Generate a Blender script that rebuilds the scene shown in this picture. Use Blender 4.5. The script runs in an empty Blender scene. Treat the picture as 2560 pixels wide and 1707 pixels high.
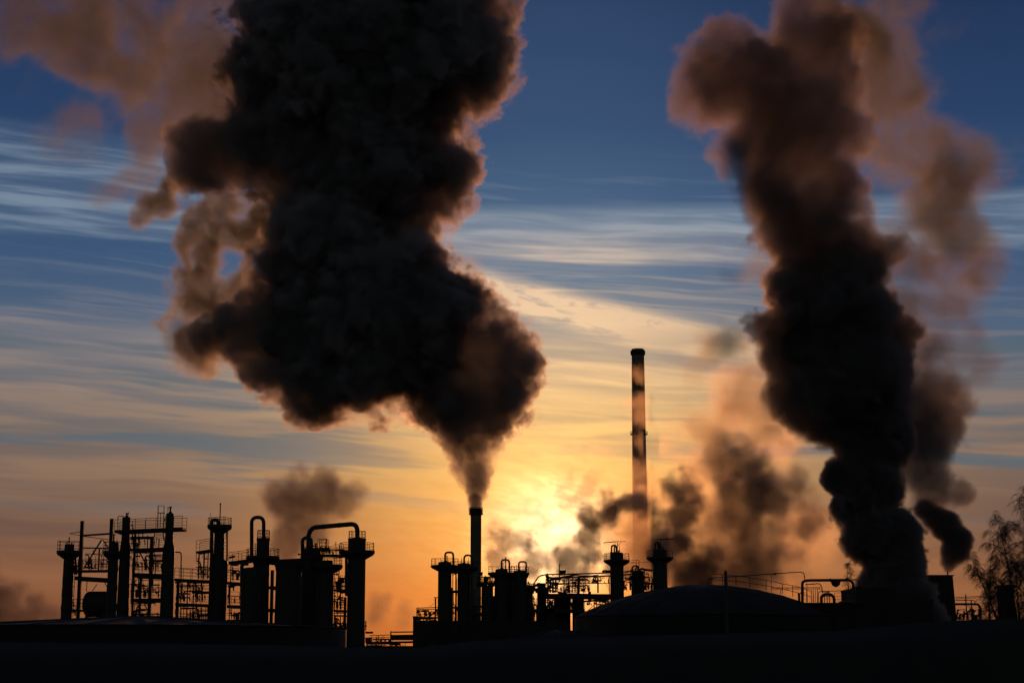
import bpy, math, random
from math import radians as R, pi, sin, cos, atan, tan, sqrt, atan2, hypot
from mathutils import Vector, Matrix

sc = bpy.context.scene
col = sc.collection

# ------------------------------------------------------------------ camera
F_PX, W_PX, H_PX, HOR = 4267.0, 2560.0, 1707.0, 1640.0
PITCH = atan((HOR - H_PX / 2) / F_PX)
CAM_Z = 3.0
cd = bpy.data.cameras.new('camera')
cam = bpy.data.objects.new('camera', cd)
col.objects.link(cam)
sc.camera = cam
cd.sensor_width = 36.0
cd.lens = 36.0 * F_PX / W_PX
cd.clip_start = 0.5
cd.clip_end = 20000.0
cam.location = (0, 0, CAM_Z)
cam.rotation_euler = (R(90) + PITCH, 0, 0)

# ------------------------------------------------------------------ node expression helper
class X:
    """a node socket with arithmetic"""
    tree = None
    def __init__(s, sock): s.s = sock
    @staticmethod
    def put(inp, v):
        if isinstance(v, X): X.tree.links.new(v.s, inp)
        else: inp.default_value = v
    @staticmethod
    def m(op, *a, clamp=False):
        n = X.tree.nodes.new('ShaderNodeMath'); n.operation = op; n.use_clamp = clamp
        for i, v in enumerate(a): X.put(n.inputs[i], v)
        return X(n.outputs[0])
    @staticmethod
    def v(op, *a, out='Vector', scale=None):
        n = X.tree.nodes.new('ShaderNodeVectorMath'); n.operation = op
        for i, v in enumerate(a): X.put(n.inputs[i], v)
        if scale is not None: X.put(n.inputs['Scale'], scale)
        return X(n.outputs[out])
    def __add__(a, b): return X.m('ADD', a, b)
    __radd__ = __add__
    def __sub__(a, b): return X.m('SUBTRACT', a, b)
    def __rsub__(a, b): return X.m('SUBTRACT', b, a)
    def __mul__(a, b): return X.m('MULTIPLY', a, b)
    __rmul__ = __mul__
    def __truediv__(a, b): return X.m('DIVIDE', a, b)

def clampx(a): return X.m('MULTIPLY', a, 1.0, clamp=True)
def expx(a): return X.m('EXPONENT', a)
def gauss(a, mu, sg):
    t = (a - mu) * (1.0 / sg)
    return expx(t * t * -1.0)
def smooth(a, lo, hi):
    n = X.tree.nodes.new('ShaderNodeMapRange'); n.interpolation_type = 'SMOOTHSTEP'
    X.put(n.inputs['Value'], a); n.inputs['From Min'].default_value = lo; n.inputs['From Max'].default_value = hi
    return X(n.outputs['Result'])
def comb(x, y, z):
    n = X.tree.nodes.new('ShaderNodeCombineXYZ')
    for i, v in enumerate((x, y, z)): X.put(n.inputs[i], v)
    return X(n.outputs[0])
def noise(vec, scale, detail=4, rough=.5, dist=0.0, out=0, lac=2.0):
    n = X.tree.nodes.new('ShaderNodeTexNoise'); X.put(n.inputs['Vector'], vec)
    n.inputs['Scale'].default_value = scale; n.inputs['Detail'].default_value = detail
    n.inputs['Roughness'].default_value = rough; n.inputs['Distortion'].default_value = dist
    n.inputs['Lacunarity'].default_value = lac
    return X(n.outputs[out])
def voro(vec, scale, detail=0, rough=.5):
    n = X.tree.nodes.new('ShaderNodeTexVoronoi'); X.put(n.inputs['Vector'], vec)
    n.inputs['Scale'].default_value = scale
    n.inputs['Detail'].default_value = detail; n.inputs['Roughness'].default_value = rough
    return X(n.outputs['Distance'])
def lin(c):
    return tuple(((v / 255 / 12.92) if v / 255 <= .04045 else ((v / 255 + .055) / 1.055) ** 2.4) for v in c)
def ramp(fac, stops, lo, hi):
    """stops: (value, sRGB 0-255 triple)"""
    n = X.tree.nodes.new('ShaderNodeValToRGB')
    e = n.color_ramp.elements
    stops = sorted(stops)
    X.put(n.inputs[0], (fac - lo) * (1.0 / (hi - lo)))
    for i, (v, c) in enumerate(stops):
        p = (v - lo) / (hi - lo)
        el = e[i] if i < 2 else e.new(p)
        el.position = p; el.color = lin(c) + (1,)
    return X(n.outputs[0])
def mix(f, a, b, blend='MIX'):
    n = X.tree.nodes.new('ShaderNodeMix'); n.data_type = 'RGBA'; n.blend_type = blend
    X.put(n.inputs[0], f)
    for i, v in ((6, a), (7, b)):
        if isinstance(v, X): X.tree.links.new(v.s, n.inputs[i])
        else: n.inputs[i].default_value = tuple(v) + (1,)
    return X(n.outputs[2])
def scalec(c, f):
    return X.v('SCALE', c, scale=f)

# ------------------------------------------------------------------ world: dawn sky with cirrus
SUN_AZ, SUN_EL = 1.35, 4.05            # degrees, azimuth from +Y towards +X
def EL(yv): return (1640 - 1.0884 * yv) / 75.2     # sky elevation of a cloud band
def AZ(xv): return (1.0884 * xv - 1280) / 75.2

world = bpy.data.worlds.new('World')
sc.world = world
world.use_nodes = True
wt = world.node_tree
wt.nodes.clear()
X.tree = wt
wo = wt.nodes.new('ShaderNodeOutputWorld')
bg = wt.nodes.new('ShaderNodeBackground')
wt.links.new(bg.outputs[0], wo.inputs[0])
sky = wt.nodes.new('ShaderNodeTexSky')
sky.sky_type = 'NISHITA'; sky.sun_disc = False
sky.sun_elevation = R(SUN_EL); sky.sun_rotation = R(SUN_AZ)
sky.air_density = 1.0; sky.dust_density = 1.5; sky.ozone_density = 2.0
tc = wt.nodes.new('ShaderNodeTexCoord')
sep = wt.nodes.new('ShaderNodeSeparateXYZ')
wt.links.new(tc.outputs['Generated'], sep.inputs[0])
dx, dy, dz = (X(sep.outputs[i]) for i in range(3))
el = X.m('ARCSINE', dz) * 57.2958
az = X.m('ARCTAN2', dx, dy) * 57.2958
# distance from the sun in degrees
da = az - SUN_AZ; de = el - (SUN_EL - .25)
sund = X.m('SQRT', da * da + de * de + 0.01)
centre = expx(da * da * (-1 / 58.0))
clear_mid = ramp(el, [(0, (206, 98, 36)), (2, (240, 128, 46)), (4, (250, 158, 66)), (6, (244, 176, 96)), (8, (216, 174, 122)),
                      (10.5, (142, 142, 140)), (13, (84, 114, 142)), (15, (66, 97, 130)), (17.5, (52, 80, 116)), (22, (44, 66, 101)), (30, (26, 46, 84))], 0, 30)
clear_far = ramp(el, [(0, (112, 60, 42)), (2, (126, 80, 56)), (4, (102, 78, 68)), (6, (98, 88, 86)), (8, (82, 96, 108)),
                      (10.5, (78, 98, 122)), (13, (60, 86, 120)), (15, (52, 78, 112)), (17.5, (40, 65, 102)), (22, (31, 50, 84)), (30, (20, 38, 72))], 0, 30)
clear = mix(centre, clear_far, clear_mid)
# cirrus, spread in long nearly level streaks (angular coordinates on the sky dome)
warp = (noise(comb(az * .10, el * .25, 3.0), 1.0, 2, .5) - .5) * 1.5
sv = comb(az * .07 + el * .04, (el + warp) * 1.25 + az * .05, 0.0)
n1 = noise(sv, 1.0, 4, .5)
n2 = noise(comb(az * .16, (el + warp * .7) * 2.4 + az * .16, 7.0), 1.0, 4, .52)
n3 = noise(comb(az * .9, el * 3.4 + az * .6, 1.7), 1.0, 5, .6, .4)
n4 = noise(comb(az * .06 + 9.0, (el + warp * .8) * 3.0 + az * .26, 2.0), 1.0, 4, .6)
hf = smooth(el, 4.5, 10.0)
streak = n1 * .72 + (n2 * hf + (1.0 - hf) * .5) * .28
# named veils
vl = el + (n2 - .5) * .7
veil_left = smooth(vl, EL(590), EL(545)) * (1.0 - smooth(vl + az * .08, EL(450) - .2, EL(360) - .6)) * (1.0 - smooth(az, AZ(450), AZ(900)))
veil_right = smooth(vl, EL(640), EL(560)) * (1.0 - smooth(vl, EL(500), EL(462))) * smooth(az, AZ(700), AZ(1050)) * (1.0 - smooth(az, AZ(2000), AZ(2700)) * .3)
slope = (EL(780) - EL(615)) / (AZ(1680) - AZ(1000))
dd = el - ((az - AZ(1000)) * slope + EL(625)) + (n2 - .5) * .5
diag = smooth(dd + (n1 - .5) * 1.2, -1.0, -.1) * (1.0 - smooth(dd + (n3 - .5) * .6, .0, .7)) * smooth(az, AZ(750), AZ(1000)) * (1.0 - smooth(az, AZ(1500), AZ(2000)))
low = 1.0 - smooth(el + (streak - .5) * 3.0 + smooth(az, 6.0, 14.0) * 1.6, EL(840) - .3, EL(740) + .6)
cov_noise = smooth(streak, .42, .60)
cirrus = clampx(veil_left * (.30 + .9 * smooth(n2, .38, .66)) * .50 + veil_right * (.45 + .6 * smooth(n2, .35, .65)) * .80
                + diag * (.54 + .72 * smooth(n3, .32, .62)) + low * (.38 + .66 * cov_noise)
                + smooth(n2, .5, .7) * .22 * (1.0 - smooth(el, 15.0, 17.0)) + smooth(n4, .50, .68) * hf * .26 * (1.0 - smooth(el, 12.0, 15.5)))
cl_mid = ramp(el, [(0, (216, 104, 40)), (2, (246, 136, 50)), (4, (252, 168, 84)), (6, (250, 188, 104)), (8, (248, 198, 128)),
                   (10.5, (246, 204, 158)), (12.5, (238, 204, 168)), (14.2, (150, 158, 168)), (17, (110, 135, 160)), (22, (60, 85, 120))], 0, 24)
cl_far = ramp(el, [(0, (124, 66, 44)), (2, (150, 98, 64)), (4, (124, 92, 74)), (6, (142, 114, 94)), (8, (140, 120, 108)),
                   (10.5, (160, 142, 130)), (12.5, (110, 124, 142)), (14.2, (128, 146, 164)), (17, (126, 146, 164)), (22, (60, 80, 110))], 0, 24)
cloudc = mix(centre, cl_far, cl_mid)
skyc = mix(cirrus * .92, clear, cloudc)
# blue-grey gaps seen between the low streaks
gap = smooth(noise(comb(az * .10 + 3.3, (el + warp * .4) * 1.35 + az * .07, 5.0), 1.0, 3, .5), .50, .63) * smooth(el, 3.5, 6.5) * (1.0 - smooth(el, 9.5, 11.5))
skyc = mix(gap * (.80 - centre * .52), skyc, lin((86, 102, 112)))
# thin cloud in front of the sun scatters its light forwards
lump = .55 + .9 * smooth(n3, .3, .7)
sund = sund * (.8 + .4 * n1)
g1 = expx(sund * sund * (-1 / 2.2)); g2 = expx(sund * (-1 / 1.7)); g3 = expx(sund * (-1 / 4.0))
skyc = X.v('ADD', skyc, scalec(comb(1.5, 1.3, .85), g1 * (lump * .7 + .45)))
skyc = X.v('ADD', skyc, scalec(comb(.9, .52, .14), g2 * lump * 1.0))
skyc = X.v('ADD', skyc, scalec(comb(.34, .17, .025), g3 * .8))
# overhead and behind the camera the plain physical sky takes over
front = smooth(dy, -.1, .5) * (1.0 - smooth(el, 30.0, 45.0)) * smooth(el, -6.0, -1.0)
nish = X.v('MULTIPLY', scalec(X(sky.outputs[0]), .05), (1.0, .80, .66))
final = mix(front, nish, skyc)
wt.links.new(final.s, bg.inputs['Color'])
bg.inputs['Strength'].default_value = 1.0
world.cycles.sampling_method = 'MANUAL'
world.cycles.sample_map_resolution = 512

sun_d = bpy.data.lights.new('sun', 'SUN')
sun = bpy.data.objects.new('sun', sun_d)
col.objects.link(sun)
sun_d.energy = 1.7; sun_d.angle = R(.6); sun_d.color = (1.0, .38, .13)
sd = Vector((sin(R(SUN_AZ)) * cos(R(SUN_EL)), cos(R(SUN_AZ)) * cos(R(SUN_EL)), sin(R(SUN_EL))))
sun.rotation_euler = (-sd).to_track_quat('-Z', 'Y').to_euler()
sun.location = sd * 900

sc.view_settings.view_transform = 'Standard'
sc.view_settings.look = 'None'
sc.view_settings.exposure = 0.0
sc.view_settings.gamma = 1.0
sc.cycles.volume_bounces = 1
sc.cycles.max_bounces = 6
sc.cycles.transparent_max_bounces = 32
sc.cycles.adaptive_threshold = .03
# ------------------------------------------------------------------ geometry helpers
def ray(px, py):
    u = (px - W_PX / 2) / F_PX; v = (H_PX / 2 - py) / F_PX
    return Vector((u, cos(PITCH) - v * sin(PITCH), sin(PITCH) + v * cos(PITCH)))
def at(px, py, Y):
    """the point at depth Y seen at photograph pixel px, py"""
    d = ray(px, py)
    return Vector((0, 0, CAM_Z)) + d * (Y / d.y)
def mpp(py, Y):
    """metres per photograph pixel at depth Y"""
    return (Y / ray(1280, py).y) / F_PX

def smoke_material(name, density, fwd, soft, aniso, share=.5):
    """sunlight mostly goes on forwards through droplets (first lobe), the rest spreads evenly (second lobe)"""
    m = bpy.data.materials.new(name); m.use_nodes = True
    t = m.node_tree; t.nodes.clear(); X.tree = t
    o = t.nodes.new('ShaderNodeOutputMaterial'); add = t.nodes.new('ShaderNodeAddShader')
    for i, (c, g, k) in enumerate(((fwd, aniso, share), (soft, 0.0, 1 - share))):
        pv = t.nodes.new('ShaderNodeVolumePrincipled')
        pv.inputs['Color'].default_value = tuple(c) + (1,)
        pv.inputs['Density'].default_value = density * k
        pv.inputs['Anisotropy'].default_value = g
        t.links.new(pv.outputs[0], add.inputs[i])
    t.links.new(add.outputs[0], o.inputs['Volume'])
    return m

def smoke(name, label, cat, Y, classes, voxel, material, seed=0, parent=None, group=None, S=1.0884, step=None, core=()):
    """classes: list of dict(blobs=[(x, y, r[, dy])...], w, soft, billow, wisp, size) ; blobs in overview pixels.
    Fills a real voxel grid with smoke: rounded puffs whose surface is broken up by billows and wisps."""
    rnd = random.Random(seed)
    lo = Vector((1e9,) * 3); hi = -lo
    allb = []
    for c in classes:
        bl = []
        for b in c['blobs']:
            k = mpp(b[1] * S, Y)
            r = b[2] * S * k
            off = (b[3] * S * k) if len(b) > 3 else rnd.uniform(-.35, .35) * r
            p = at(b[0] * S, b[1] * S, Y); p.y += off
            bl.append((p, r))
            g = r * (1 + c.get('grow', .15)); q = r * c.get('flat', 1.0) * (1 + c.get('grow', .15))
            for i, e in enumerate((g, q, g)):
                lo[i] = min(lo[i], p[i] - e); hi[i] = max(hi[i], p[i] + e)
        allb.append(bl)
    lo.z = max(lo.z, 0.2)
    topz = at(1280, -60, Y).z + 2
    hi.z = min(hi.z, topz)
    ng = bpy.data.node_groups.new(name, 'GeometryNodeTree')
    ng.interface.new_socket('Geometry', in_out='OUTPUT', socket_type='NodeSocketGeometry')
    X.tree = ng
    out = ng.nodes.new('NodeGroupOutput'); vc = ng.nodes.new('GeometryNodeVolumeCube')
    pos0 = X(ng.nodes.new('GeometryNodeInputPosition').outputs[0])
    origin = at(classes[0]['blobs'][0][0] * S, classes[0]['blobs'][0][1] * S, Y)
    pos = X.v('ADD', pos0, tuple(origin))
    vc.inputs['Min'].default_value = lo - origin; vc.inputs['Max'].default_value = hi - origin
    for i, k in enumerate('XYZ'):
        vc.inputs['Resolution ' + k].default_value = max(8, int((hi[i] - lo[i]) / voxel))
    total = None
    for c, bl in zip(classes, allb):
        sz = c.get('size', 8.0)
        flat = c.get('flat', 1.0)
        k_ = sz * c.get('warp', .8)
        wp = X.v('ADD', pos, X.v('MULTIPLY', X.v('SUBTRACT', noise(pos, .6 / sz, c.get('wdet', 3), .6, out=1), (.5, .5, .5)), (k_, k_ * flat * .6, k_)))
        fx = None
        if flat != 1.0:
            wp2 = X.v('MULTIPLY', wp, (1, 1 / flat, 1))
        else: wp2 = wp
        s = None
        for p, r in bl:
            pp = (p.x, p.y / flat, p.z)
            d = 1.0 - X.v('DISTANCE', wp2, pp, out='Value') * (1.0 / r)
            s = d if s is None else X.m('SMOOTH_MAX', s, d, c.get('k', .14))
        s = s + c.get('bias', .0)
        if c.get('billow', 0):
            wv = X.v('ADD', wp, X.v('SCALE', X.v('SUBTRACT', noise(pos, 1.8 / sz, 2, .55, out=1), (.5, .5, .5)), scale=sz * .7))
            b = voro(wv, 1.0 / sz) * .46
            if c.get('oct', 3) > 1: b = b + voro(wv, 2.6 / sz) * .30
            if c.get('oct', 3) > 2: b = b + voro(wv, 6.1 / sz) * .24
            s = s + (.52 - b) * c['billow']
        if c.get('wisp', 0):
            st = c.get('stretch', (1, 1, 1))
            f = noise(X.v('MULTIPLY', wp, st), 1.0 / sz, c.get('det', 4), c.get('rough', .6))
            s = s + (f - c.get('mid', .5)) * c['wisp']
        if c.get('vary', 1):
            g = noise(pos, .3 / sz, 1, .5)
            q = X.m('DIVIDE', s, smooth(g, .40, .64) * c.get('soft', .15) * 1.8 + c.get('soft', .15) * .3, clamp=True)
        else:
            q = X.m('MULTIPLY', s, 1.0 / c.get('soft', .15), clamp=True)
        if c.get('sq', 0): q = q * q
        if c.get('inner', 0):
            g = noise(pos, .35 / sz, 2, .5)
            q = q * (1.0 - c['inner'] + c['inner'] * 1.0 * smooth(g, .38, .62))
        q = q * c.get('w', 1.0)
        total = q if total is None else X.m('MAXIMUM', total, q)
    X.put(vc.inputs['Density'], total)
    sm = ng.nodes.new('GeometryNodeSetMaterial'); sm.inputs['Material'].default_value = material
    ng.links.new(vc.outputs[0], sm.inputs[0]); ng.links.new(sm.outputs[0], out.inputs[0])
    v = bpy.data.volumes.new(name); ob = bpy.data.objects.new(name, v)
    col.objects.link(ob); ob.location = origin
    v.materials.append(material)
    v.render.step_size = step or voxel * 2
    md = ob.modifiers.new('grid', 'NODES'); md.node_group = ng
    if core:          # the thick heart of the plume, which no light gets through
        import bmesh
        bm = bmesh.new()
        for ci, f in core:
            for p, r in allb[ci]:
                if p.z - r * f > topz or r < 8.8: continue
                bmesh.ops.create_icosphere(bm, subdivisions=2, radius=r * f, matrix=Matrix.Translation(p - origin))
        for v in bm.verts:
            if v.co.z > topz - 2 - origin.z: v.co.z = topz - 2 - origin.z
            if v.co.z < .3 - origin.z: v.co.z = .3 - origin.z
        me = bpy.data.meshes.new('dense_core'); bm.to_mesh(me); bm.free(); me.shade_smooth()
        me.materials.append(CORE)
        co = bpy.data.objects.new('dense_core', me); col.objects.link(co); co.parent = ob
    if parent:
        ob.parent = parent; ob.location = origin - parent.location
    else:
        ob['label'] = label; ob['category'] = cat; ob['kind'] = 'thing'
        if group: ob['group'] = group
    return ob

SMOKE_DARK = smoke_material('dense_smoke', .8, (.60, .52, .32), (.70, .69, .90), .78, .40)
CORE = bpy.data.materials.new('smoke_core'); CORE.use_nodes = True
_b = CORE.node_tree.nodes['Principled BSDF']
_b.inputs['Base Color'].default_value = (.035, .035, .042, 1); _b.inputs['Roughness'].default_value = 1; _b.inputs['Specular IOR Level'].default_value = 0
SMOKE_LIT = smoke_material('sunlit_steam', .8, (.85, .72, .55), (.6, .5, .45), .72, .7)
SMOKE_SOOT = smoke_material('sooty_smoke', .8, (.50, .44, .27), (.42, .39, .54), .78, .36)
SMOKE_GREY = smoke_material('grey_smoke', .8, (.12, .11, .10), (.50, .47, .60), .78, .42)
SMOKE_BROWN = smoke_material('brown_smoke', .8, (.40, .40, .22), (.34, .33, .33), .75, .5)
# ------------------------------------------------------------------ smoke
stem = dict(blobs=[(1092,1178,13,0),(1092,1168,14,0),(1092,1157,15,0),(1091,1146,16,0)],
            w=1.9, soft=.30, billow=.5, size=2.2, warp=.25, k=.12, oct=2, bias=.12, vary=0)
stem2 = dict(blobs=[(1092,1157,15,0),(1091,1146,17,0),(1091,1135,19,0),(1092,1124,22,0),(1093,1112,25,0)],
            w=.95, soft=.34, billow=.7, size=2.6, warp=.25, k=.12, oct=2, bias=.12, vary=0)
stem3 = dict(blobs=[(1092,1124,22,0),(1093,1112,26,0),(1092,1098,30,0),(1092,1086,32,0)],
            w=.70, soft=.40, billow=.9, size=3.2, warp=.3, k=.12, bias=.12, vary=0)
neck = dict(blobs=[(1093,1125,24,0),(1094,1105,30,0),(1092,1082,38,0),(1088,1058,45,0),(1087,1035,50,0),(1082,1008,58,0),(1078,985,66),(1075,950,82),(1055,905,100),(1120,895,95),(1140,845,88),(1030,860,100),(1090,790,95),(1060,735,88),(985,800,112),(950,760,100),(1150,890,62)],
            w=.66, soft=.07, billow=1.3, size=5.5, warp=.4, bias=.20, inner=.52, grow=.45)
body = dict(blobs=[(830,830,122),(740,810,140),(650,780,112),(560,765,72),(480,785,45),(885,740,168),(1000,700,82),(930,650,72),(850,600,92),(780,590,150),(812,490,146),
                   (760,680,150),(700,500,90),(985,400,98),(950,320,82),(850,400,145),
                   (480,350,85),(590,330,110),(700,300,150),(850,300,160),(800,150,235),(980,160,155),(1078,125,96),(1098,50,82),(1040,215,72),(960,10,170),(720,40,150),(620,210,85)],
            w=.75, soft=.09, billow=1.3, wisp=.9, size=11.0, warp=.6, grow=.1, bias=.13, inner=.4, det=6)
fringe = dict(blobs=[(800,905,70),(740,890,60),(870,890,50),(430,790,62),(470,820,50),(1050,225,72),(1010,515,48),(985,545,40),(1150,180,45),(1065,640,50),(1190,830,40),(930,930,45)],
            w=.10, soft=.5, billow=.5, wisp=1.6, size=7.0, warp=.6, bias=.25, det=6, vary=0)
plume_main = smoke('smoke_plume', 'huge dark smoke plume widening upwards from the slim stack left of the sun', 'smoke plume', 360,
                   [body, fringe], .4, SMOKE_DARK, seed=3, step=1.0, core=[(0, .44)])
smoke('lower_smoke', '', '', 360, [stem, stem2, stem3, neck], .27, SMOKE_DARK, seed=4, step=.6, parent=plume_main)
shreds = dict(blobs=[(370,480,65),(440,520,75),(520,470,80),(560,540,80),(480,600,75),(560,640,80),(440,690,75),(520,740,70),(430,770,70),(470,820,55),(600,470,70),(400,420,50)],
            w=.6, soft=.5, sq=1, flat=.5, wisp=4.6, mid=.52, size=9.0, warp=1.6, det=7, rough=.66, vary=0, stretch=(1.25,1,.8), bias=.15)
veil = dict(blobs=[(480,120,190),(330,200,150),(180,90,150),(350,330,110),(250,-20,170),(520,230,120),(80,60,90),(300,420,60),(190,300,80)],
            w=.16, soft=.9, sq=1, flat=.5, wisp=5.0, mid=.50, size=17.0, warp=1.5, det=7, rough=.64, vary=0, bias=.36)
downwash = dict(blobs=[(1088,1185,15),(1084,1205,15),(1090,1225,14),(1084,1245,13),(1088,1262,12),(1098,1195,12)],
            w=.9, soft=.3, billow=.8, size=2.6, warp=.4, k=.1, bias=.1)
smoke('torn_smoke', '', '', 372, [shreds, veil], .8, SMOKE_BROWN, seed=5, parent=plume_main)

# the broad plume on the right
foot = dict(blobs=[(2060,1400,84),(2095,1380,62),(2110,1420,60),(2050,1340,71),(2050,1290,70),(2020,1230,77),(1995,1160,73),(1990,1105,73),(1925,1092,40),(2000,1035,73),(1990,960,88),(2040,1000,58)],
            w=1.6, soft=.08, billow=1.1, size=7.0, warp=.45, bias=.14)
belly = dict(blobs=[(1900,920,106),(1830,890,72),(1970,860,121),(1835,800,100),(1920,750,130),(1990,790,99),(1855,680,90),(1920,650,81),(2000,900,85),(1930,620,85)],
            w=.65, soft=.12, billow=1.2, wisp=.9, size=11.0, warp=.5, bias=.15, inner=.3)
head = dict(blobs=[(1920,600,105),(1860,530,110),(1900,450,95),(1830,400,115),(1840,300,130),(1730,320,80),(1750,220,125),(1650,200,100),(1680,130,78),(1850,180,110),(1870,90,95),(1850,30,70),(1960,560,60),(1790,480,80)],
            w=.42, soft=.26, billow=.9, wisp=2.0, size=12.0, warp=.7, bias=.20, det=6, inner=.4)
plume_right = smoke('smoke_plume', 'tall dark smoke plume leaning left over the low block at the right', 'smoke plume', 340,
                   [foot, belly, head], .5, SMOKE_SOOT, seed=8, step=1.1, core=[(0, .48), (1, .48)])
veil2 = dict(blobs=[(2050,60,130),(2060,220,120),(2080,380,120),(2180,470,120),(2230,400,90),(2130,560,110),(2230,560,90),(2000,150,100),(2100,700,90),(1700,650,90),(1660,780,90),(1700,900,100),(1640,980,80)],
            w=.24, soft=.9, sq=1, flat=.5, wisp=4.2, mid=.48, size=15.0, warp=1.5, det=6, rough=.58, vary=0, bias=.12)
smoke('brown_veil', '', '', 365, [veil2], .9, SMOKE_BROWN, seed=9, parent=plume_right)

# thin plume from the little pipe on the block
wisp1 = dict(blobs=[(2178,1309,7,0),(2179,1302,11,0),(2180,1290,18,0),(2192,1268,30,0),(2198,1238,32,0),(2172,1208,33),(2145,1188,26),(2128,1170,24)],
            w=1.6, soft=.2, billow=.6, size=3.2, warp=.35, k=.12, bias=.1, oct=2)
wisp2 = dict(blobs=[(2132,1150,34),(2150,1112,42),(2120,1080,50),(2165,985,45),(2110,1010,70),(2100,930,80),(2150,900,70),(2200,1130,30)],
            w=.34, soft=.45, billow=.5, wisp=2.4, size=7.0, warp=.8, bias=.34, det=6)
wisp3 = dict(blobs=[(2180,690,110),(2230,650,75),(2170,780,90),(2150,620,70)],
            w=.4, soft=.7, sq=1, flat=.6, billow=.4, wisp=2.6, size=11.0, warp=.8, bias=.15, det=6)
wisp4 = dict(blobs=[(2220,860,80),(2210,560,110),(2250,430,80),(2150,480,90),(2240,760,70)],
            w=.10, soft=.8, sq=1, flat=.5, wisp=4.0, size=11.0, warp=1.0, bias=.15, det=6, vary=0)
smoke('smoke_plume', 'ragged drifting smoke from the thin pipe above the tapered block at far right', 'smoke plume', 392,
      [wisp1, wisp2, wisp3, wisp4], .5, SMOKE_SOOT, seed=11)

# sunlit steam between the tall chimney and the right plume
mist1 = dict(blobs=[(1562,1125,42),(1570,1155,44),(1556,1190,46),(1560,1225,48),(1540,1260,52),(1600,1300,60),(1500,1270,40),(1590,1340,70)],
            w=.45, soft=.7, sq=1, flat=.6, vary=0, billow=.5, wisp=3.0, size=8.0, warp=1.0, k=.35, bias=.28, det=6)
mist2 = dict(blobs=[(1730,1080,90),(1720,1180,110),(1790,1200,80),(1690,1290,120),(1780,1290,90),(1820,1110,40),(1640,1330,80),(1710,1350,80),(1820,1330,60),(1570,1345,60),(1840,1180,60)],
            w=.24, soft=.9, sq=1, flat=.5, vary=0, billow=.3, wisp=3.4, size=15.0, warp=1.0, k=.35, bias=.32, det=6)
mist3 = dict(blobs=[(1620,990,80),(1700,950,100),(1640,1080,100),(1560,1060,60),(1650,1200,110),(1780,1000,80),(1560,1320,90),(1500,1130,60),(1480,1240,50),(1850,1230,70)],
            w=.08, soft=1.0, sq=1, flat=.5, wisp=3.4, size=22.0, warp=.9, bias=.45, det=6, vary=0)
sc1 = smoke('steam_cloud', 'sunlit orange and grey steam drifting right of the tall chimney', 'steam cloud', 690,
      [mist1, mist2], 1.1, SMOKE_GREY, seed=13)
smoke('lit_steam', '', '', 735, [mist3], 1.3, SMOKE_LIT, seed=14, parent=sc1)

# steam puffs around the sun
puff1 = dict(blobs=[(1362,1200,42),(1400,1175,42),(1345,1240,30),(1448,1160,36),(1350,1275,32),(1300,1285,30)],
            w=.6, soft=.6, sq=1, flat=.6, vary=0, billow=.5, wisp=3.0, size=7.0, warp=1.0, k=.35, bias=.26, det=6)
puff2 = dict(blobs=[(1145,1235,36),(1140,1280,30),(1235,1290,45),(1420,1300,40),(1190,1250,34),(1320,1310,50)],
            w=.35, soft=.7, sq=1, flat=.6, vary=0, billow=.4, wisp=2.8, size=7.0, warp=.8, bias=.30, det=6)
puff3 = dict(blobs=[(1400,1060,50),(1370,1100,50),(1250,1220,110),(1340,1160,90),(1180,1300,80),(1420,1240,80),(1480,1190,60),(1475,1250,60),(1480,1310,60),(1500,1020,40)],
            w=.05, soft=.9, sq=1, flat=.5, wisp=3.8, size=12.0, warp=1.0, bias=.38, det=6, vary=0)
sc2 = smoke('steam_cloud', 'broken grey steam puffs drifting in front of the low sun', 'steam cloud', 640,
      [puff1, puff2], 1.0, SMOKE_GREY, seed=17)
puff5 = dict(blobs=[(1250,1200,70),(1300,1240,60),(1200,1210,55),(1340,1120,50),(1180,1290,60),(1400,1255,50),(1240,1270,60),(1300,1150,50)],
            w=.075, soft=.5, sq=1, flat=.5, wisp=5.0, size=6.5, warp=1.2, bias=-.05, det=6, vary=0, k=.3)
smoke('scattered_steam', '', '', 650, [puff5], .8, SMOKE_GREY, seed=27, parent=sc2)
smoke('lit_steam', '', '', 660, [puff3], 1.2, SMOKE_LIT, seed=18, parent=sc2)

veil3 = dict(blobs=[(1480,1170,40),(1476,1215,48),(1480,1265,52),(1470,1310,50),(1500,1290,50)], w=.40, soft=.7, flat=.5, vary=0, wisp=2.6, size=8.0, warp=1.0, k=.35, bias=.3, det=6)
veil4 = dict(blobs=[(1466,925,34),(1470,955,30),(1472,1090,34),(1474,1120,36),(1466,860,22)], w=.10, soft=.7, flat=.5, vary=0, wisp=2.6, size=6.0, warp=1.0, k=.35, bias=.2, det=6)
smoke('lit_steam', '', '', 612, [veil3, veil4], 1.0, SMOKE_LIT, seed=21, parent=sc1)

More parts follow.
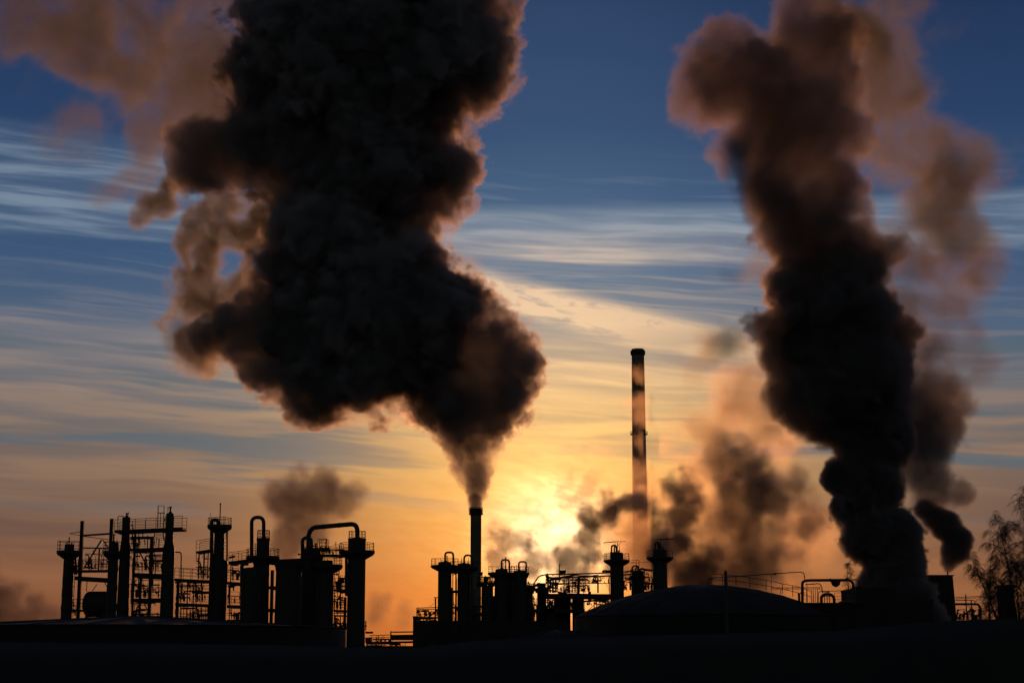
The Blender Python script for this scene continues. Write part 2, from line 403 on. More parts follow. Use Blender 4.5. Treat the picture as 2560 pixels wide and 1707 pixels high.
# loose puffs
pa = dict(blobs=[(680,1140,68),(650,1150,50),(740,1130,62),(790,1140,50),(700,1210,55),(660,1240,45)],
            w=.30, soft=.6, sq=1, flat=.6, vary=0, billow=.5, wisp=2.4, size=9.0, warp=.8, bias=.34, det=6)
smoke('steam_cloud', 'grey smoke puff rising behind the inverted u pipe at the left plant', 'steam cloud', 520, [pa], 1.0, SMOKE_GREY, seed=19)
pb = dict(blobs=[(10,1395,55),(70,1410,45),(120,1418,35),(-50,1380,80)],
            w=.26, soft=.6, sq=1, flat=.6, vary=0, billow=.5, wisp=2.4, size=8.0, warp=.8, bias=.38, det=6)
smoke('steam_cloud', 'low bank of grey smoke behind the sloping roof at bottom left', 'steam cloud', 560, [pb], 1.0, SMOKE_GREY, seed=23)
pc = dict(blobs=[(872,1385,26),(862,1410,24),(885,1375,18)], w=.2, soft=.5, billow=.3, wisp=1.8, size=7.0, warp=.8, bias=.34, det=6)
smoke('steam_cloud', 'small dark smoke puff just right of the last left plant column', 'steam cloud', 500, [pc], .7, SMOKE_GREY, seed=29)
pd = dict(blobs=[(935,1400,24),(925,1425,20),(770,1025,45,0)][:2], w=.1, soft=.6, billow=.3, wisp=1.8, size=7.0, warp=.8, bias=.34, det=6)
smoke('steam_cloud', 'faint grey smoke puff above the low roofs beside the stair frame', 'steam cloud', 500, [pd], .7, SMOKE_GREY, seed=31)
# ------------------------------------------------------------------ materials
def surface_material(name, c1, c2, rough=.7, scale=1.5, metal=0.0, bump=.0):
    m = bpy.data.materials.new(name); m.use_nodes = True
    t = m.node_tree; t.nodes.clear(); X.tree = t
    o = t.nodes.new('ShaderNodeOutputMaterial'); b = t.nodes.new('ShaderNodeBsdfPrincipled')
    t.links.new(b.outputs[0], o.inputs['Surface'])
    tcn = t.nodes.new('ShaderNodeTexCoord'); p = X(tcn.outputs['Object'])
    n = noise(X.v('MULTIPLY', p, (1, 1, .35)), scale, 5, .6)
    f = smooth(n, .38, .62)
    X.put(b.inputs['Base Color'], mix(f, c1, c2))
    X.put(b.inputs['Roughness'], f * .2 + (rough - .1))
    b.inputs['Metallic'].default_value = metal
    b.inputs['Specular IOR Level'].default_value = .3
    if bump:
        bn = t.nodes.new('ShaderNodeBump'); bn.inputs['Strength'].default_value = bump
        X.put(bn.inputs['Height'], noise(p, scale * 6, 4, .6)); t.links.new(bn.outputs[0], b.inputs['Normal'])
    return m
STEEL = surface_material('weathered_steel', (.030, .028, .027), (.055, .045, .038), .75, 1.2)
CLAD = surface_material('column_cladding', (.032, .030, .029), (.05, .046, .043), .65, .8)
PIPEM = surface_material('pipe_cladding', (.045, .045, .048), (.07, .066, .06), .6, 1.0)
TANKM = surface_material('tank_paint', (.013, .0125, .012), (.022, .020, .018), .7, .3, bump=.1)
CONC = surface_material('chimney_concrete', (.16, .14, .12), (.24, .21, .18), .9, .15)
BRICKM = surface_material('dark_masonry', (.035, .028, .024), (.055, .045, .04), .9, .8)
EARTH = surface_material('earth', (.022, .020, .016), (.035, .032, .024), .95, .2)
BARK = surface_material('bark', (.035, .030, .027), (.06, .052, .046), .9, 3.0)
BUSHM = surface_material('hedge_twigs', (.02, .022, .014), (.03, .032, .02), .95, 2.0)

# ------------------------------------------------------------------ mesh builder
class MB:
    def __init__(s): s.v = []; s.f = []
    def add(s, vs, fs):
        o = len(s.v); s.v += [tuple(v) for v in vs]; s.f += [tuple(i + o for i in f) for f in fs]; return s
    def box(s, c, d, rz=0.0):
        hx, hy, hz = (q / 2 for q in d); c_, s_ = cos(rz), sin(rz)
        vs = []
        for z in (-hz, hz):
            for x, y in ((-hx, -hy), (hx, -hy), (hx, hy), (-hx, hy)):
                vs.append((c[0] + x * c_ - y * s_, c[1] + x * s_ + y * c_, c[2] + z))
        return s.add(vs, [(3, 2, 1, 0), (4, 5, 6, 7), (0, 1, 5, 4), (1, 2, 6, 5), (2, 3, 7, 6), (3, 0, 4, 7)])
    def beam(s, a, b, w, h=None):
        """rectangular bar from a to b, w across, h deep (upwards)"""
        h = h or w; a = Vector(a); b = Vector(b); d = (b - a).normalized()
        up = Vector((0, 0, 1)) if abs(d.z) < .95 else Vector((0, 1, 0))
        sx = d.cross(up).normalized(); uy = sx.cross(d).normalized()
        vs = []
        for p in (a, b):
            for i, j in ((-1, -1), (1, -1), (1, 1), (-1, 1)): vs.append(p + sx * (w / 2 * i) + uy * (h / 2 * j))
        return s.add(vs, [(3, 2, 1, 0), (4, 5, 6, 7), (0, 1, 5, 4), (1, 2, 6, 5), (2, 3, 7, 6), (3, 0, 4, 7)])
    def tube(s, pts, r, n=8, r2=None, closed=False):
        pts = [Vector(p) for p in pts]; m = len(pts); rings = []; side = None
        for i, p in enumerate(pts):
            if closed: d = pts[(i + 1) % m] - pts[i - 1]
            elif i == 0: d = pts[1] - p
            elif i == m - 1: d = p - pts[i - 1]
            else: d = (pts[i + 1] - p).normalized() + (p - pts[i - 1]).normalized()
            d.normalize()
            if side is None:
                side = d.cross(Vector((0, 0, 1)) if abs(d.z) < .9 else Vector((0, 1, 0))).normalized()
            else:
                side = (side - d * side.dot(d)).normalized()
            up = side.cross(d)
            rr = r if r2 is None else r + (r2 - r) * i / (m - 1)
            rings.append([p + side * (cos(2 * pi * k / n) * rr) + up * (sin(2 * pi * k / n) * rr) for k in range(n)])
        vs = [v for q in rings for v in q]; fs = []
        for i in range(m if closed else m - 1):
            a, b = i * n, ((i + 1) % m) * n
            for k in range(n):
                fs.append((a + k, a + (k + 1) % n, b + (k + 1) % n, b + k))
        if not closed:
            fs.append(tuple(range(n - 1, -1, -1))); fs.append(tuple((m - 1) * n + k for k in range(n)))
        return s.add(vs, fs)
    def lathe(s, c, prof, n=28):
        """prof: (radius, z) from bottom to top, capped"""
        vs = []; fs = []
        for r, z in prof:
            for k in range(n): vs.append((c[0] + r * cos(2 * pi * k / n), c[1] + r * sin(2 * pi * k / n), z))
        for i in range(len(prof) - 1):
            for k in range(n):
                a = i * n; fs.append((a + k, a + (k + 1) % n, a + n + (k + 1) % n, a + n + k))
        fs.append(tuple(range(n - 1, -1, -1))); fs.append(tuple((len(prof) - 1) * n + k for k in range(n)))
        return s.add(vs, fs)
    def annulus(s, c, r0, r1, z, th, n=28):
        vs = []; fs = []
        for k in range(n):
            a = 2 * pi * k / n
            for r, zz in ((r0, z), (r1, z), (r1, z - th), (r0, z - th)): vs.append((c[0] + r * cos(a), c[1] + r * sin(a), zz))
        for k in range(n):
            a, b = 4 * k, 4 * ((k + 1) % n)
            for q in range(4): fs.append((a + q, a + (q + 1) % 4, b + (q + 1) % 4, b + q))
        return s.add(vs, fs)
    def build(s, name, mat, parent=None, smooth_=False):
        me = bpy.data.meshes.new(name)
        off = parent.matrix_world.translation if parent is not None else Vector((0, 0, 0))
        off = Vector(parent['_o']) if parent is not None and '_o' in parent else off
        me.from_pydata([(x - off.x, y - off.y, z - off.z) for x, y, z in s.v], [], s.f)
        me.validate(); me.materials.append(mat)
        if smooth_:
            me.shade_smooth()
            try: me.set_sharp_from_angle(angle=R(40))
            except Exception: pass
        o = bpy.data.objects.new(name, me); col.objects.link(o)
        if parent is not None:
            o.parent = parent; o['_o'] = tuple(off)
        return o

def thing(name, label, cat, base, group=None):
    o = bpy.data.objects.new(name, None); col.objects.link(o)
    o.location = base; o.empty_display_size = .5
    o['label'] = label; o['category'] = cat; o['_o'] = tuple(base); o['kind'] = 'thing'
    if group: o['group'] = group
    return o
def tag(o, label, cat, group=None):
    o['label'] = label; o['category'] = cat; o['kind'] = 'thing'
    if group: o['group'] = group
    return o
def structure(name, mb, mat, smooth_=False):
    o = mb.build(name, mat, None, smooth_); o['kind'] = 'structure'; return o

def bend(pts, rad, n=6):
    """polyline with rounded corners"""
    pts = [Vector(p) for p in pts]; out = [pts[0]]
    for i in range(1, len(pts) - 1):
        a, b, c = pts[i - 1], pts[i], pts[i + 1]
        u = (a - b); w = (c - b); r = min(rad, u.length * .49, w.length * .49)
        p, q = b + u.normalized() * r, b + w.normalized() * r
        for k in range(n + 1):
            t = k / n
            out.append(p * (1 - t) ** 2 + b * (2 * t * (1 - t)) + q * t * t)
    out.append(pts[-1]); return out

# enlarged views of the photograph used while measuring: (x offset, y offset, enlargement)
VIEW = {1: (0, 1200, 3.5635), 2: (440, 1200, 3.5635), 3: (880, 1300, 4.523), 4: (1320, 1300, 4.523), 5: (1740, 1300, 4.612), 6: (2080, 1200, 3.5646), 0: (0, 0, 1 / 1.0884)}
class View:
    def __init__(s, k, Y): s.ox, s.oy, s.k = VIEW[k]; s.Y = Y
    def px(s, x, y): return (s.ox + x / s.k, s.oy + y / s.k)
    def p(s, x, y, dy=0.0): return at(*s.px(x, y), s.Y + dy)
    def m(s, w, y=600): return w / s.k * mpp(s.oy + y / s.k, s.Y)
    def z(s, y, x=600): return s.p(x, y).z

RAIL = .024
def ring_rail(mb, c, r, z, h=1.1, step=1.0, t=RAIL):
    n = max(10, int(2 * pi * r / step)); N = max(24, n * 2)
    for q in (1.0, .66, .33):
        mb.tube([(c[0] + r * cos(2 * pi * k / N), c[1] + r * sin(2 * pi * k / N), z + h * q) for k in range(N)], t * (1.15 if q == 1 else .8), 4, closed=True)
    for k in range(n):
        a = 2 * pi * (k + .5) / n
        mb.tube([(c[0] + r * cos(a), c[1] + r * sin(a), z), (c[0] + r * cos(a), c[1] + r * sin(a), z + h)], t * 1.1, 4)
    return mb
def line_rail(mb, a, b, h=1.1, step=1.0, t=RAIL, bars=(1.0, .66, .33)):
    a = Vector(a); b = Vector(b); L = (b - a).length; n = max(1, int(round(L / step)))
    for q in bars:
        mb.tube([a + Vector((0, 0, h * q)), b + Vector((0, 0, h * q))], t * (1.15 if q == 1 else .8), 4)
    for k in range(n + 1):
        p = a.lerp(b, k / n); mb.tube([p, p + Vector((0, 0, h))], t * 1.1, 4)
    return mb
def ladder(mb, x, y, z0, z1, w=.45, cage=True):
    for sx in (-w / 2, w / 2): mb.tube([(x + sx, y, z0), (x + sx, y, z1)], .03, 4)
    z = z0
    while z < z1: mb.tube([(x - w / 2, y, z), (x + w / 2, y, z)], .018, 4); z += .35
    if cage:
        z = z0 + 2.2
        while z < z1:
            mb.tube([(x + .36 * cos(a), y - .33 - .36 * sin(a), z) for a in [pi * (k / 6) * 1.2 - .3 for k in range(7)]], .02, 4); z += .9
        for a in (.2, 1.0, 1.6, 2.2, 2.9): mb.tube([(x + .36 * cos(a), y - .33 - .36 * sin(a), z0 + 2.2), (x + .36 * cos(a), y - .33 - .36 * sin(a), z1)], .014, 3)

def vessel(label, V, cx, prof, decks=(), cat='process column', name='process_column', vents=(), loops=(), pipes=(), bands=0, dome=True, lad=None, group=None, mat=None, skirt=True):
    """upright cylindrical vessel. prof: [(y, width)] top to bottom; decks: [(y, extent, railing height px)];
    loops: inverted-U pipes [(x0, y0, x1, y1, ytop, width)]; pipes: [(points, width)]"""
    top = V.p(cx, prof[0][0]); cX, cY = top.x, top.y
    base = Vector((cX, cY, 0))
    t = thing(name, label, cat, base, group)
    pr = []
    for y, w in prof:
        pr.append((V.m(w, y) / 2, V.z(y, cx)))
    pr = pr[::-1]
    pts = [(pr[0][0] * (1.12 if skirt else 1), 0.0)]
    if skirt and pr[0][1] > 3: pts += [(pr[0][0] * 1.12, 1.5), (pr[0][0], 2.0)]
    pts += [p for p in pr if p[1] > 2.2]
    rt, zt = pr[-1]
    mb = MB()
    if dome:
        for k in range(1, 6):
            a = pi / 2 * k / 6; pts.append((rt * cos(a), zt + rt * .20 * sin(a)))
    mb.lathe(base, pts, 28)
    for k in range(bands):      # insulation joints
        zb = pr[0][1] + (zt - pr[0][1]) * (k + .6) / bands
        rb = rt + (pr[0][0] - rt) * (1 - (k + .6) / bands)
        mb.lathe(base, [(rb * 1.0, zb - .35), (rb * 1.07, zb - .3), (rb * 1.07, zb + .3), (rb * 1.0, zb + .35)], 28)
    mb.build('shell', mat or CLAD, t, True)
    rlast = rt
    for d in decks:
        y, ext = d[0], d[1]; z = V.z(y, cx); Rr = V.m(ext, y)
        ri = V.m(d[3], y) / 2 if len(d) > 3 else rt
        mb = MB(); mb.annulus(base, ri * .98, Rr, z, .12)
        mb.annulus(base, Rr - .04, Rr + .02, z + .16, .30)
        for k in range(8):
            a = 2 * pi * (k + .3) / 8; cc, ss = cos(a), sin(a)
            w = .05; nx, ny = -ss * w, cc * w
            P = lambda r, zz, s_: (cX + cc * r + nx * s_, cY + ss * r + ny * s_, zz)
            mb.add([P(ri, z - .12, -1), P(Rr * .96, z - .12, -1), P(Rr * .96, z - .26, -1), P(ri, z - .75, -1), P(ri, z - .12, 1), P(Rr * .96, z - .12, 1), P(Rr * .96, z - .26, 1), P(ri, z - .75, 1)],
                   [(0, 1, 2, 3), (7, 6, 5, 4), (0, 4, 5, 1), (1, 5, 6, 2), (2, 6, 7, 3), (3, 7, 4, 0)])
        dk = mb.build('platform', STEEL, t)
        ring_rail(MB(), base, Rr - .05, z, V.m(d[2], y) if len(d) > 2 and d[2] else 1.1).build('railing', STEEL, dk)
    for x, y0, y1, w in vents:
        mb = MB(); p0, p1 = V.p(x, y1), V.p(x, y0)
        mb.tube([(p0.x, cY, p0.z - .3), (p0.x, cY, p1.z)], V.m(w) / 2, 8)
        mb.tube([(p0.x, cY, p0.z + .1), (p0.x, cY, p0.z + .22)], V.m(w) * .95, 8)
        if w > 8: mb.tube([(p0.x, cY, p1.z - .12), (p0.x, cY, p1.z)], V.m(w) * .8, 8)
        mb.build('vent', STEEL, t, True)
    for x0, y0, x1, y1, yt, w in loops:
        r = V.m(w) / 2; q = lambda x, y: Vector((V.p(x, y).x, cY - .0, V.p(x, y).z))
        a, b, c, d = q(x0, y0), q(x0, yt), q(x1, yt), q(x1, y1)
        mb = MB(); mb.tube(bend([a, b, c, d], abs(c.x - b.x) * .5 if abs(c.x - b.x) < 8 * r else r * 3.2), r, 12)
        for e in (a, d): mb.tube([e + Vector((0, 0, .15)), e + Vector((0, 0, .3))], r * 1.35, 12)
        mb.build('overhead_pipe', PIPEM, t, True)
    for pl in pipes:
        dyy = pl[2] if len(pl) > 2 else 0
        q = [Vector((V.p(x, y).x, cY + dyy, max(.1, V.p(x, y).z))) for x, y in pl[0]]
        r = V.m(pl[1]) / 2
        MB().tube(bend(q, r * 4), r, 10).build('pipe', PIPEM, t, True)
    if lad:
        x, y0, y1 = lad; mb = MB()
        ladder(mb, V.p(x, y0).x, cY - .0, max(.3, V.z(y1)), V.z(y0)); mb.build('ladder', STEEL, t)
    return t

def frame(label, V, posts=(), beams=(), decks=(), pipes=(), rails=(), cat='steel frame', name='steel_frame', boxes=(), tanks=(), ladders=(), group=None, ground=1205, clutter=()):
    """posts (x, ytop, ybottom, w); beams (x0,y0,x1,y1,w); decks (x0,y0,x1,y1,thickness,depth m,rail 0/1); y0,y1 = deck tops; rails (x0,y0,x1,y1,height px)"""
    pts = [(b[0], b[1]) for b in posts] + [(b[0], b[1]) for b in beams] + [(b[0], b[1]) for b in decks] + [(b[0][0][0], b[0][0][1]) for b in pipes]
    cx = sum(p[0] for p in pts) / len(pts)
    b0 = V.p(cx, 600); t = thing(name, label, cat, (b0.x, b0.y, 0), group)
    for i, (x, y0, y1, w) in enumerate(posts):
        a = V.p(x, y0); z1 = 0 if y1 >= ground else V.z(y1, x)
        W = V.m(w); dy = .15 * ((i * 7) % 5 - 2) * .1
        mb = MB()          # rolled section: two flanges and a web
        zc, h = (a.z + z1) / 2, a.z - z1
        mb.box((a.x - W * .42, a.y + dy, zc), (W * .16, W, h)); mb.box((a.x + W * .42, a.y + dy, zc), (W * .16, W, h)); mb.box((a.x, a.y + dy, zc), (W * .69, W * .3, h))
        mb.build('post', STEEL, t)
    for x0, y0, x1, y1, w in beams:
        MB().beam(V.p(x0, y0, .06), V.p(x1, y1, .06), V.m(w) * .8, V.m(w)).build('beam', STEEL, t)
    for dk in decks:
        x0, y0, x1, y1, th, dep, rl = dk[:7]
        a, b = V.p(x0, y0), V.p(x1, y1); T = V.m(th)
        mb = MB(); o = Vector((0, dep / 2, 0))
        mb.beam(a + o - Vector((0, 0, .06)), b + o - Vector((0, 0, .06)), dep, .10)
        for q in (0.04, dep - .04): mb.beam(a + Vector((0, q, -T / 2 - .02)), b + Vector((0, q, -T / 2 - .02)), .12, T)
        n = max(2, int((b - a).length / 1.6))
        for k in range(n + 1):
            p = a.lerp(b, k / n); mb.beam(p + Vector((0, .12, -T * .5)), p + Vector((0, dep - .12, -T * .5)), .1, T * .7)
        d = mb.build('deck', STEEL, t)
        if rl:
            h = V.m(rl) if rl > 1 else 1.1
            line_rail(MB(), a, b, h).build('railing', STEEL, d)
            if dep > 1.5: line_rail(MB(), a + Vector((0, dep - .08, 0)), b + Vector((0, dep - .08, 0)), h, 1.3).build('railing', STEEL, d)
    for x0, y0, x1, y1, h in rails:
        line_rail(MB(), V.p(x0, y0), V.p(x1, y1), V.m(h)).build('railing', STEEL, t)
    for pl in pipes:
        q = [V.p(x, y, pl[2] if len(pl) > 2 else 0) for x, y in pl[0]]; r = V.m(pl[1]) / 2
        for e in q: e.z = max(e.z, .1)
        mb = MB(); mb.tube(bend(q, r * 4.5), r, 10)
        for i in range(len(q) - 1):        # flanges
            if (q[i + 1] - q[i]).length > 10 * r:
                mm = q[i].lerp(q[i + 1], .5); d = (q[i + 1] - q[i]).normalized() * .06
                mb.tube([mm - d, mm + d], r * 1.4, 10)
        mb.build('pipe', PIPEM, t, True)
    for x0, y0, x1, y1, n, seed in clutter:      # small bore pipes, valves and drums filling a bay
        rnd = random.Random(seed)
        for i in range(int(n * 1.7)):
            dy = rnd.uniform(.4, 2.4); w = rnd.choice((3, 4, 4, 5, 7, 10, 14)); kx = rnd.uniform(x0, x1); ky = rnd.uniform(y0, y1)
            kind = rnd.random(); r = V.m(w) / 2; lx = rnd.uniform(.15, .7) * (x1 - x0); ly = rnd.uniform(.25, 1.0) * (y1 - y0)
            cl = lambda x: min(max(x, x0), x1)
            if kind < .4: q = [V.p(kx, y1, dy), V.p(kx, max(y0, y1 - ly), dy), V.p(cl(kx + rnd.choice((-1, 1)) * lx), max(y0, y1 - ly), dy)]
            elif kind < .7: q = [V.p(kx, y1, dy), V.p(kx, max(y0, y1 - ly), dy)]
            else: q = [V.p(x0, ky, dy), V.p(cl(kx), ky, dy), V.p(cl(kx), min(y1, ky + ly * .4), dy)]
            mb = MB().tube(bend(q, r * 4, 4), r, 6)
            e = q[0].lerp(q[1], rnd.uniform(.3, .7)); d = (q[1] - q[0]).normalized()
            mb.tube([e - d * (r + .08), e + d * (r + .08)], r * 1.35 + .03, 6)
            if kind > .5: mb.tube([e, e + Vector((0, -.35, .25))], .03, 4); mb.tube([e + Vector((0, -.35, .25)), e + Vector((0, -.38, .27))], .09, 8)
            mb.build('pipe', PIPEM, t)
    for x0, y0, x1, y1, dep in boxes:
        a, b = V.p(x0, y0), V.p(x1, y1)
        mb = MB(); mb.box(((a.x + b.x) / 2, a.y + dep / 2, (a.z + b.z) / 2), (abs(b.x - a.x), dep, abs(a.z - b.z)))
        mb.box(((a.x + b.x) / 2, a.y + dep / 2, a.z + .04), (abs(b.x - a.x) + .16, dep + .16, .08))
        mb.build('equipment_box', STEEL, t)
    for x0, x1, y0, y1 in tanks:      # lying drum with round ends on saddles
        a, b = V.p(x0, y0), V.p(x1, y1); r = abs(a.z - b.z) / 2; zc = (a.z + b.z) / 2; L = b.x - a.x
        prof = [(.02, 0)] + [(r * sin(pi / 2 * k / 6), r * .5 * (1 - cos(pi / 2 * k / 6))) for k in range(1, 7)]
        prof = prof + [(q, L - z) for q, z in prof[::-1]]
        m = MB(); m.lathe((0, 0, 0), prof, 20)
        m.v = [(a.x + z, a.y + 1 + y, zc + x) for x, y, z in m.v]
        for q in (.22, .78): m.box((a.x + L * q, a.y + 1, zc - r * .95), (.3, r * 1.5, r * .7))
        m.build('drum', CLAD, t, True)
    for x, y0, y1 in ladders:
        m = MB(); ladder(m, V.p(x, y0).x, V.Y - .1, max(.2, V.z(y1)), V.z(y0), .5); m.build('ladder', STEEL, t)
    return t
# ------------------------------------------------------------------ ground
g = MB()
n = 48
rs = [0, 40, 90, 160, 260, 420, 800, 1600, 3500, 9000]
vs = [(0, 0, 0)]; fs = []
for i, r in enumerate(rs[1:]):
    for k in range(n):
        vs.append((r * cos(2 * pi * k / n), r * sin(2 * pi * k / n), .25 * sin(k * 1.7 + i * 2.1) * (1 if 0 < i < 5 else 0) * .5))
for k in range(n): fs.append((0, 1 + k, 1 + (k + 1) % n))
for i in range(len(rs) - 2):
    for k in range(n):
        a = 1 + i * n; b = a + n
        fs.append((a + k, b + k, b + (k + 1) % n, a + (k + 1) % n))
g.add(vs, fs); structure('ground', g, EARTH)

# a low earth bank between the field and the works
def bank(name, pts, Y, depth, seed):
    """pts: (photo x, photo y of the crest)"""
    rnd = random.Random(seed); m = MB(); xs = []
    for (x0, y0), (x1, y1) in zip(pts[:-1], pts[1:]):
        k = max(1, int((x1 - x0) / 12))
        for i in range(k): xs.append((x0 + (x1 - x0) * i / k, y0 + (y1 - y0) * i / k))
    xs.append(pts[-1]); rows = []
    for x, y in xs:
        p = at(x, y + rnd.uniform(-.6, .6), Y)
        rows.append([(p.x, Y - depth, .05), (p.x, Y - depth * .45, p.z * .7 + rnd.uniform(-.05, .05)), (p.x, Y, p.z), (p.x, Y + depth * .4, p.z * .8), (p.x, Y + depth, .05)])
    vs = [v for r in rows for v in r]; fs = []
    for i in range(len(rows) - 1):
        for j in range(4):
            a = i * 5 + j; fs.append((a, a + 5, a + 6, a + 1))
    m.add(vs, fs); return structure(name, m, EARTH, True)
bank('embankment', [(-500, 1600), (150, 1606), (620, 1610), (900, 1618), (1040, 1618), (1200, 1600), (1500, 1590), (2100, 1575), (2300, 1556), (2400, 1549), (2560, 1545), (3100, 1550)], 100, 9, 1)
bank('far_embankment', [(-900, 1620), (900, 1622), (1500, 1618), (3400, 1620)], 900, 60, 2)

# ------------------------------------------------------------------ left plant
A = View(1, 180)
vessel('leftmost slim column with stepped insulation rings and a round railed top', A, 620,
       [(575, 82), (640, 84), (780, 92), (1000, 96), (1215, 98)], [(642, 108, 95, 84)], vents=[(615, 508, 560, 9), (600, 545, 570, 5), (636, 548, 575, 5)], bands=5, lad=(655, 660, 1215))
B = View(1, 176)
vessel('banded column standing between the first tall bare post and the capped column', B, 1015,
       [(557, 84), (640, 86), (1230, 92)], [(645, 92, 95, 84)], vents=[(1012, 478, 560, 14), (1040, 520, 560, 5)], bands=4)
vessel('tall column with a flanged cap and a swan neck pipe joined to the top walkway', A, 1127,
       [(332, 72), (540, 74), (600, 92), (1230, 108)], [], vents=[(1128, 292, 335, 14), (1142, 288, 304, 6)],
       pipes=[([(1050, 440), (1050, 320), (1105, 320)], 7), ([(1165, 400), (1185, 400), (1185, 600)], 9)])
vessel('tallest left column ending in a valve and wrapped by a walkway corner', A, 1515,
       [(298, 68), (545, 72), (605, 104), (1210, 118), (1240, 150)], [], vents=[(1517, 234, 300, 15), (1497, 243, 260, 6)],
       pipes=[([(1560, 640), (1615, 640), (1610, 1240)], 12), ([(1470, 340), (1455, 380), (1455, 520), (1480, 560)], 9)])
frame('open steel frame with two bare posts rising beside the leftmost column', A,
      posts=[(735, 362, 1215, 29), (997, 342, 1215, 29), (885, 612, 800, 12), (800, 690, 800, 7), (775, 890, 990, 6)],
      beams=[(742, 492, 990, 475, 16), (752, 500, 985, 530, 6), (905, 530, 745, 788, 12), (915, 530, 975, 615, 9), (742, 602, 970, 606, 12), (620, 474, 722, 458, 6), (632, 478, 720, 492, 4), (642, 1155, 700, 1152, 10), (730, 1140, 765, 1095, 6), (822, 985, 865, 925, 6), (930, 905, 960, 960, 7)],
      decks=[(655, 798, 975, 795, 14, 2.4, 90), (665, 852, 975, 870, 34, 3.0, 0), (640, 1152, 770, 1148, 14, 2.0, 90)],
      tanks=[(722, 975, 985, 1215)], ladders=[(935, 620, 800)], clutter=[(760, 640, 970, 790, 9, 3), (650, 660, 712, 840, 7, 4), (645, 1090, 720, 1210, 5, 5)])
frame('walkway bridge with long railings joining the two tallest left columns', B,
      decks=[(1020, 442, 1480, 422, 26, 2.4, 90), (1470, 420, 1622, 416, 24, 2.6, 98)],
      posts=[(1238, 466, 610, 7), (1378, 450, 505, 5), (1410, 225, 420, 7), (1463, 230, 420, 6), (1432, 290, 420, 5)],
      beams=[(1405, 291, 1468, 291, 7), (1412, 226, 1462, 229, 4), (1205, 480, 1180, 445, 5)], cat='walkway bridge', name='walkway_bridge')
frame('braced steel bay filled with decks between the two tallest left columns', A,
      posts=[(1356, 505, 1240, 29), (1255, 872, 1240, 20), (1206, 465, 1240, 18), (1388, 720, 830, 8), (1420, 520, 600, 5)],
      beams=[(1160, 516, 1370, 512, 24), (1188, 538, 1335, 808, 11), (1370, 540, 1335, 515, 10), (1172, 950, 1215, 885, 9), (1210, 918, 1250, 1000, 9), (1285, 1102, 1322, 1172, 9), (1205, 1170, 1240, 1100, 8), (1250, 1190, 1330, 1190, 12), (1390, 455, 1475, 470, 5), (1240, 890, 1440, 888, 6)],
      decks=[(1165, 606, 1465, 596, 26, 2.6, 95), (1180, 822, 1440, 832, 40, 3.0, 92), (1165, 1052, 1430, 1048, 32, 3.0, 92), (1362, 708, 1445, 704, 14, 1.6, 45), (1170, 1180, 1300, 1184, 12, 2.0, 0), (1200, 1232, 1430, 1232, 12, 2.4, 40)],
      pipes=[([(1380, 990), (1395, 1010), (1420, 990), (1415, 960)], 12), ([(1175, 480), (1190, 520), (1190, 700)], 8), ([(1360, 870), (1360, 935)], 12)], boxes=[(1205, 985, 1235, 1040, 1.2)], clutter=[(1165, 620, 1440, 800, 12, 6), (1165, 860, 1425, 1045, 14, 7), (1165, 1090, 1420, 1235, 12, 8), (1170, 480, 1460, 590, 6, 9), (1062, 570, 1180, 1200, 8, 10)])

A2 = View(2, 182); B2 = View(2, 177)
frame('tiers of railed decks and upright pipes left of the spire topped column', A2,
      posts=[(208, 632, 880, 11), (20, 900, 1250, 24), (105, 905, 1245, 10), (160, 905, 1245, 10), (255, 640, 880, 8), (288, 640, 880, 8), (128, 905, 1080, 6), (182, 640, 720, 5), (60, 905, 1060, 6), (182, 1010, 1245, 7), (250, 905, 960, 5)],
      beams=[(-10, 905, 300, 912, 7), (252, 700, 290, 700, 10), (252, 780, 290, 780, 5), (60, 1060, 40, 960, 6), (92, 1198, 158, 1198, 10), (180, 1100, 188, 1180, 5), (255, 850, 272, 790, 5)],
      decks=[(-14, 872, 300, 888, 24, 2.6, 92), (-5, 1090, 310, 1102, 24, 2.6, 0), (142, 990, 300, 986, 16, 2.2, 78), (178, 632, 300, 612, 18, 2.2, 92), (185, 1188, 300, 1186, 16, 2.2, 66), (-10, 1246, 310, 1246, 14, 3.0, 34), (10, 1000, 100, 1000, 10, 2.0, 0)],
      pipes=[([(35, 905), (55, 930), (50, 1060)], 10), ([(68, 1245), (68, 1110)], 6)],
      ladders=[(270, 640, 880)], rails=[(140, 1102, 300, 1106, 66)], clutter=[(0, 910, 300, 1080, 14, 11), (0, 1110, 300, 1240, 12, 12), (180, 700, 300, 870, 7, 13)])
vessel('stout column crowned by a thin spire and a small hooped pipe', A2, 390,
       [(402, 88), (560, 92), (705, 96), (722, 158), (1245, 160)], [(412, 108, 74, 88)], vents=[(390, 204, 400, 10), (303, 290, 415, 3), (425, 315, 400, 5)],
       loops=[(318, 720, 375, 420, 352, 32)], pipes=[([(466, 412), (466, 720)], 15, -.8), ([(345, 460), (335, 500), (345, 560), (338, 620)], 10, -1)], lad=(440, 425, 700))
frame('railed bridge deck between the spire column and the narrow u pipe tower', A2,
      decks=[(470, 722, 640, 700, 24, 2.4, 78), (470, 738, 525, 738, 12, 2.6, 0), (455, 900, 580, 908, 26, 2.6, 82), (455, 1108, 580, 1112, 26, 2.6, 80), (455, 1238, 600, 1240, 14, 3.0, 0)],
      posts=[(490, 740, 1240, 7), (512, 820, 900, 5), (475, 1178, 1186, 10), (520, 1190, 1240, 5)],
      beams=[(475, 690, 525, 676, 18), (470, 936, 540, 942, 6), (455, 1183, 478, 1183, 6)], boxes=[(530, 1185, 562, 1240, 1.4), (508, 820, 530, 836, .5)], ladders=[(482, 745, 820)], clutter=[(465, 745, 580, 890, 4, 14), (460, 930, 580, 1100, 5, 15), (460, 1130, 580, 1235, 6, 16)])
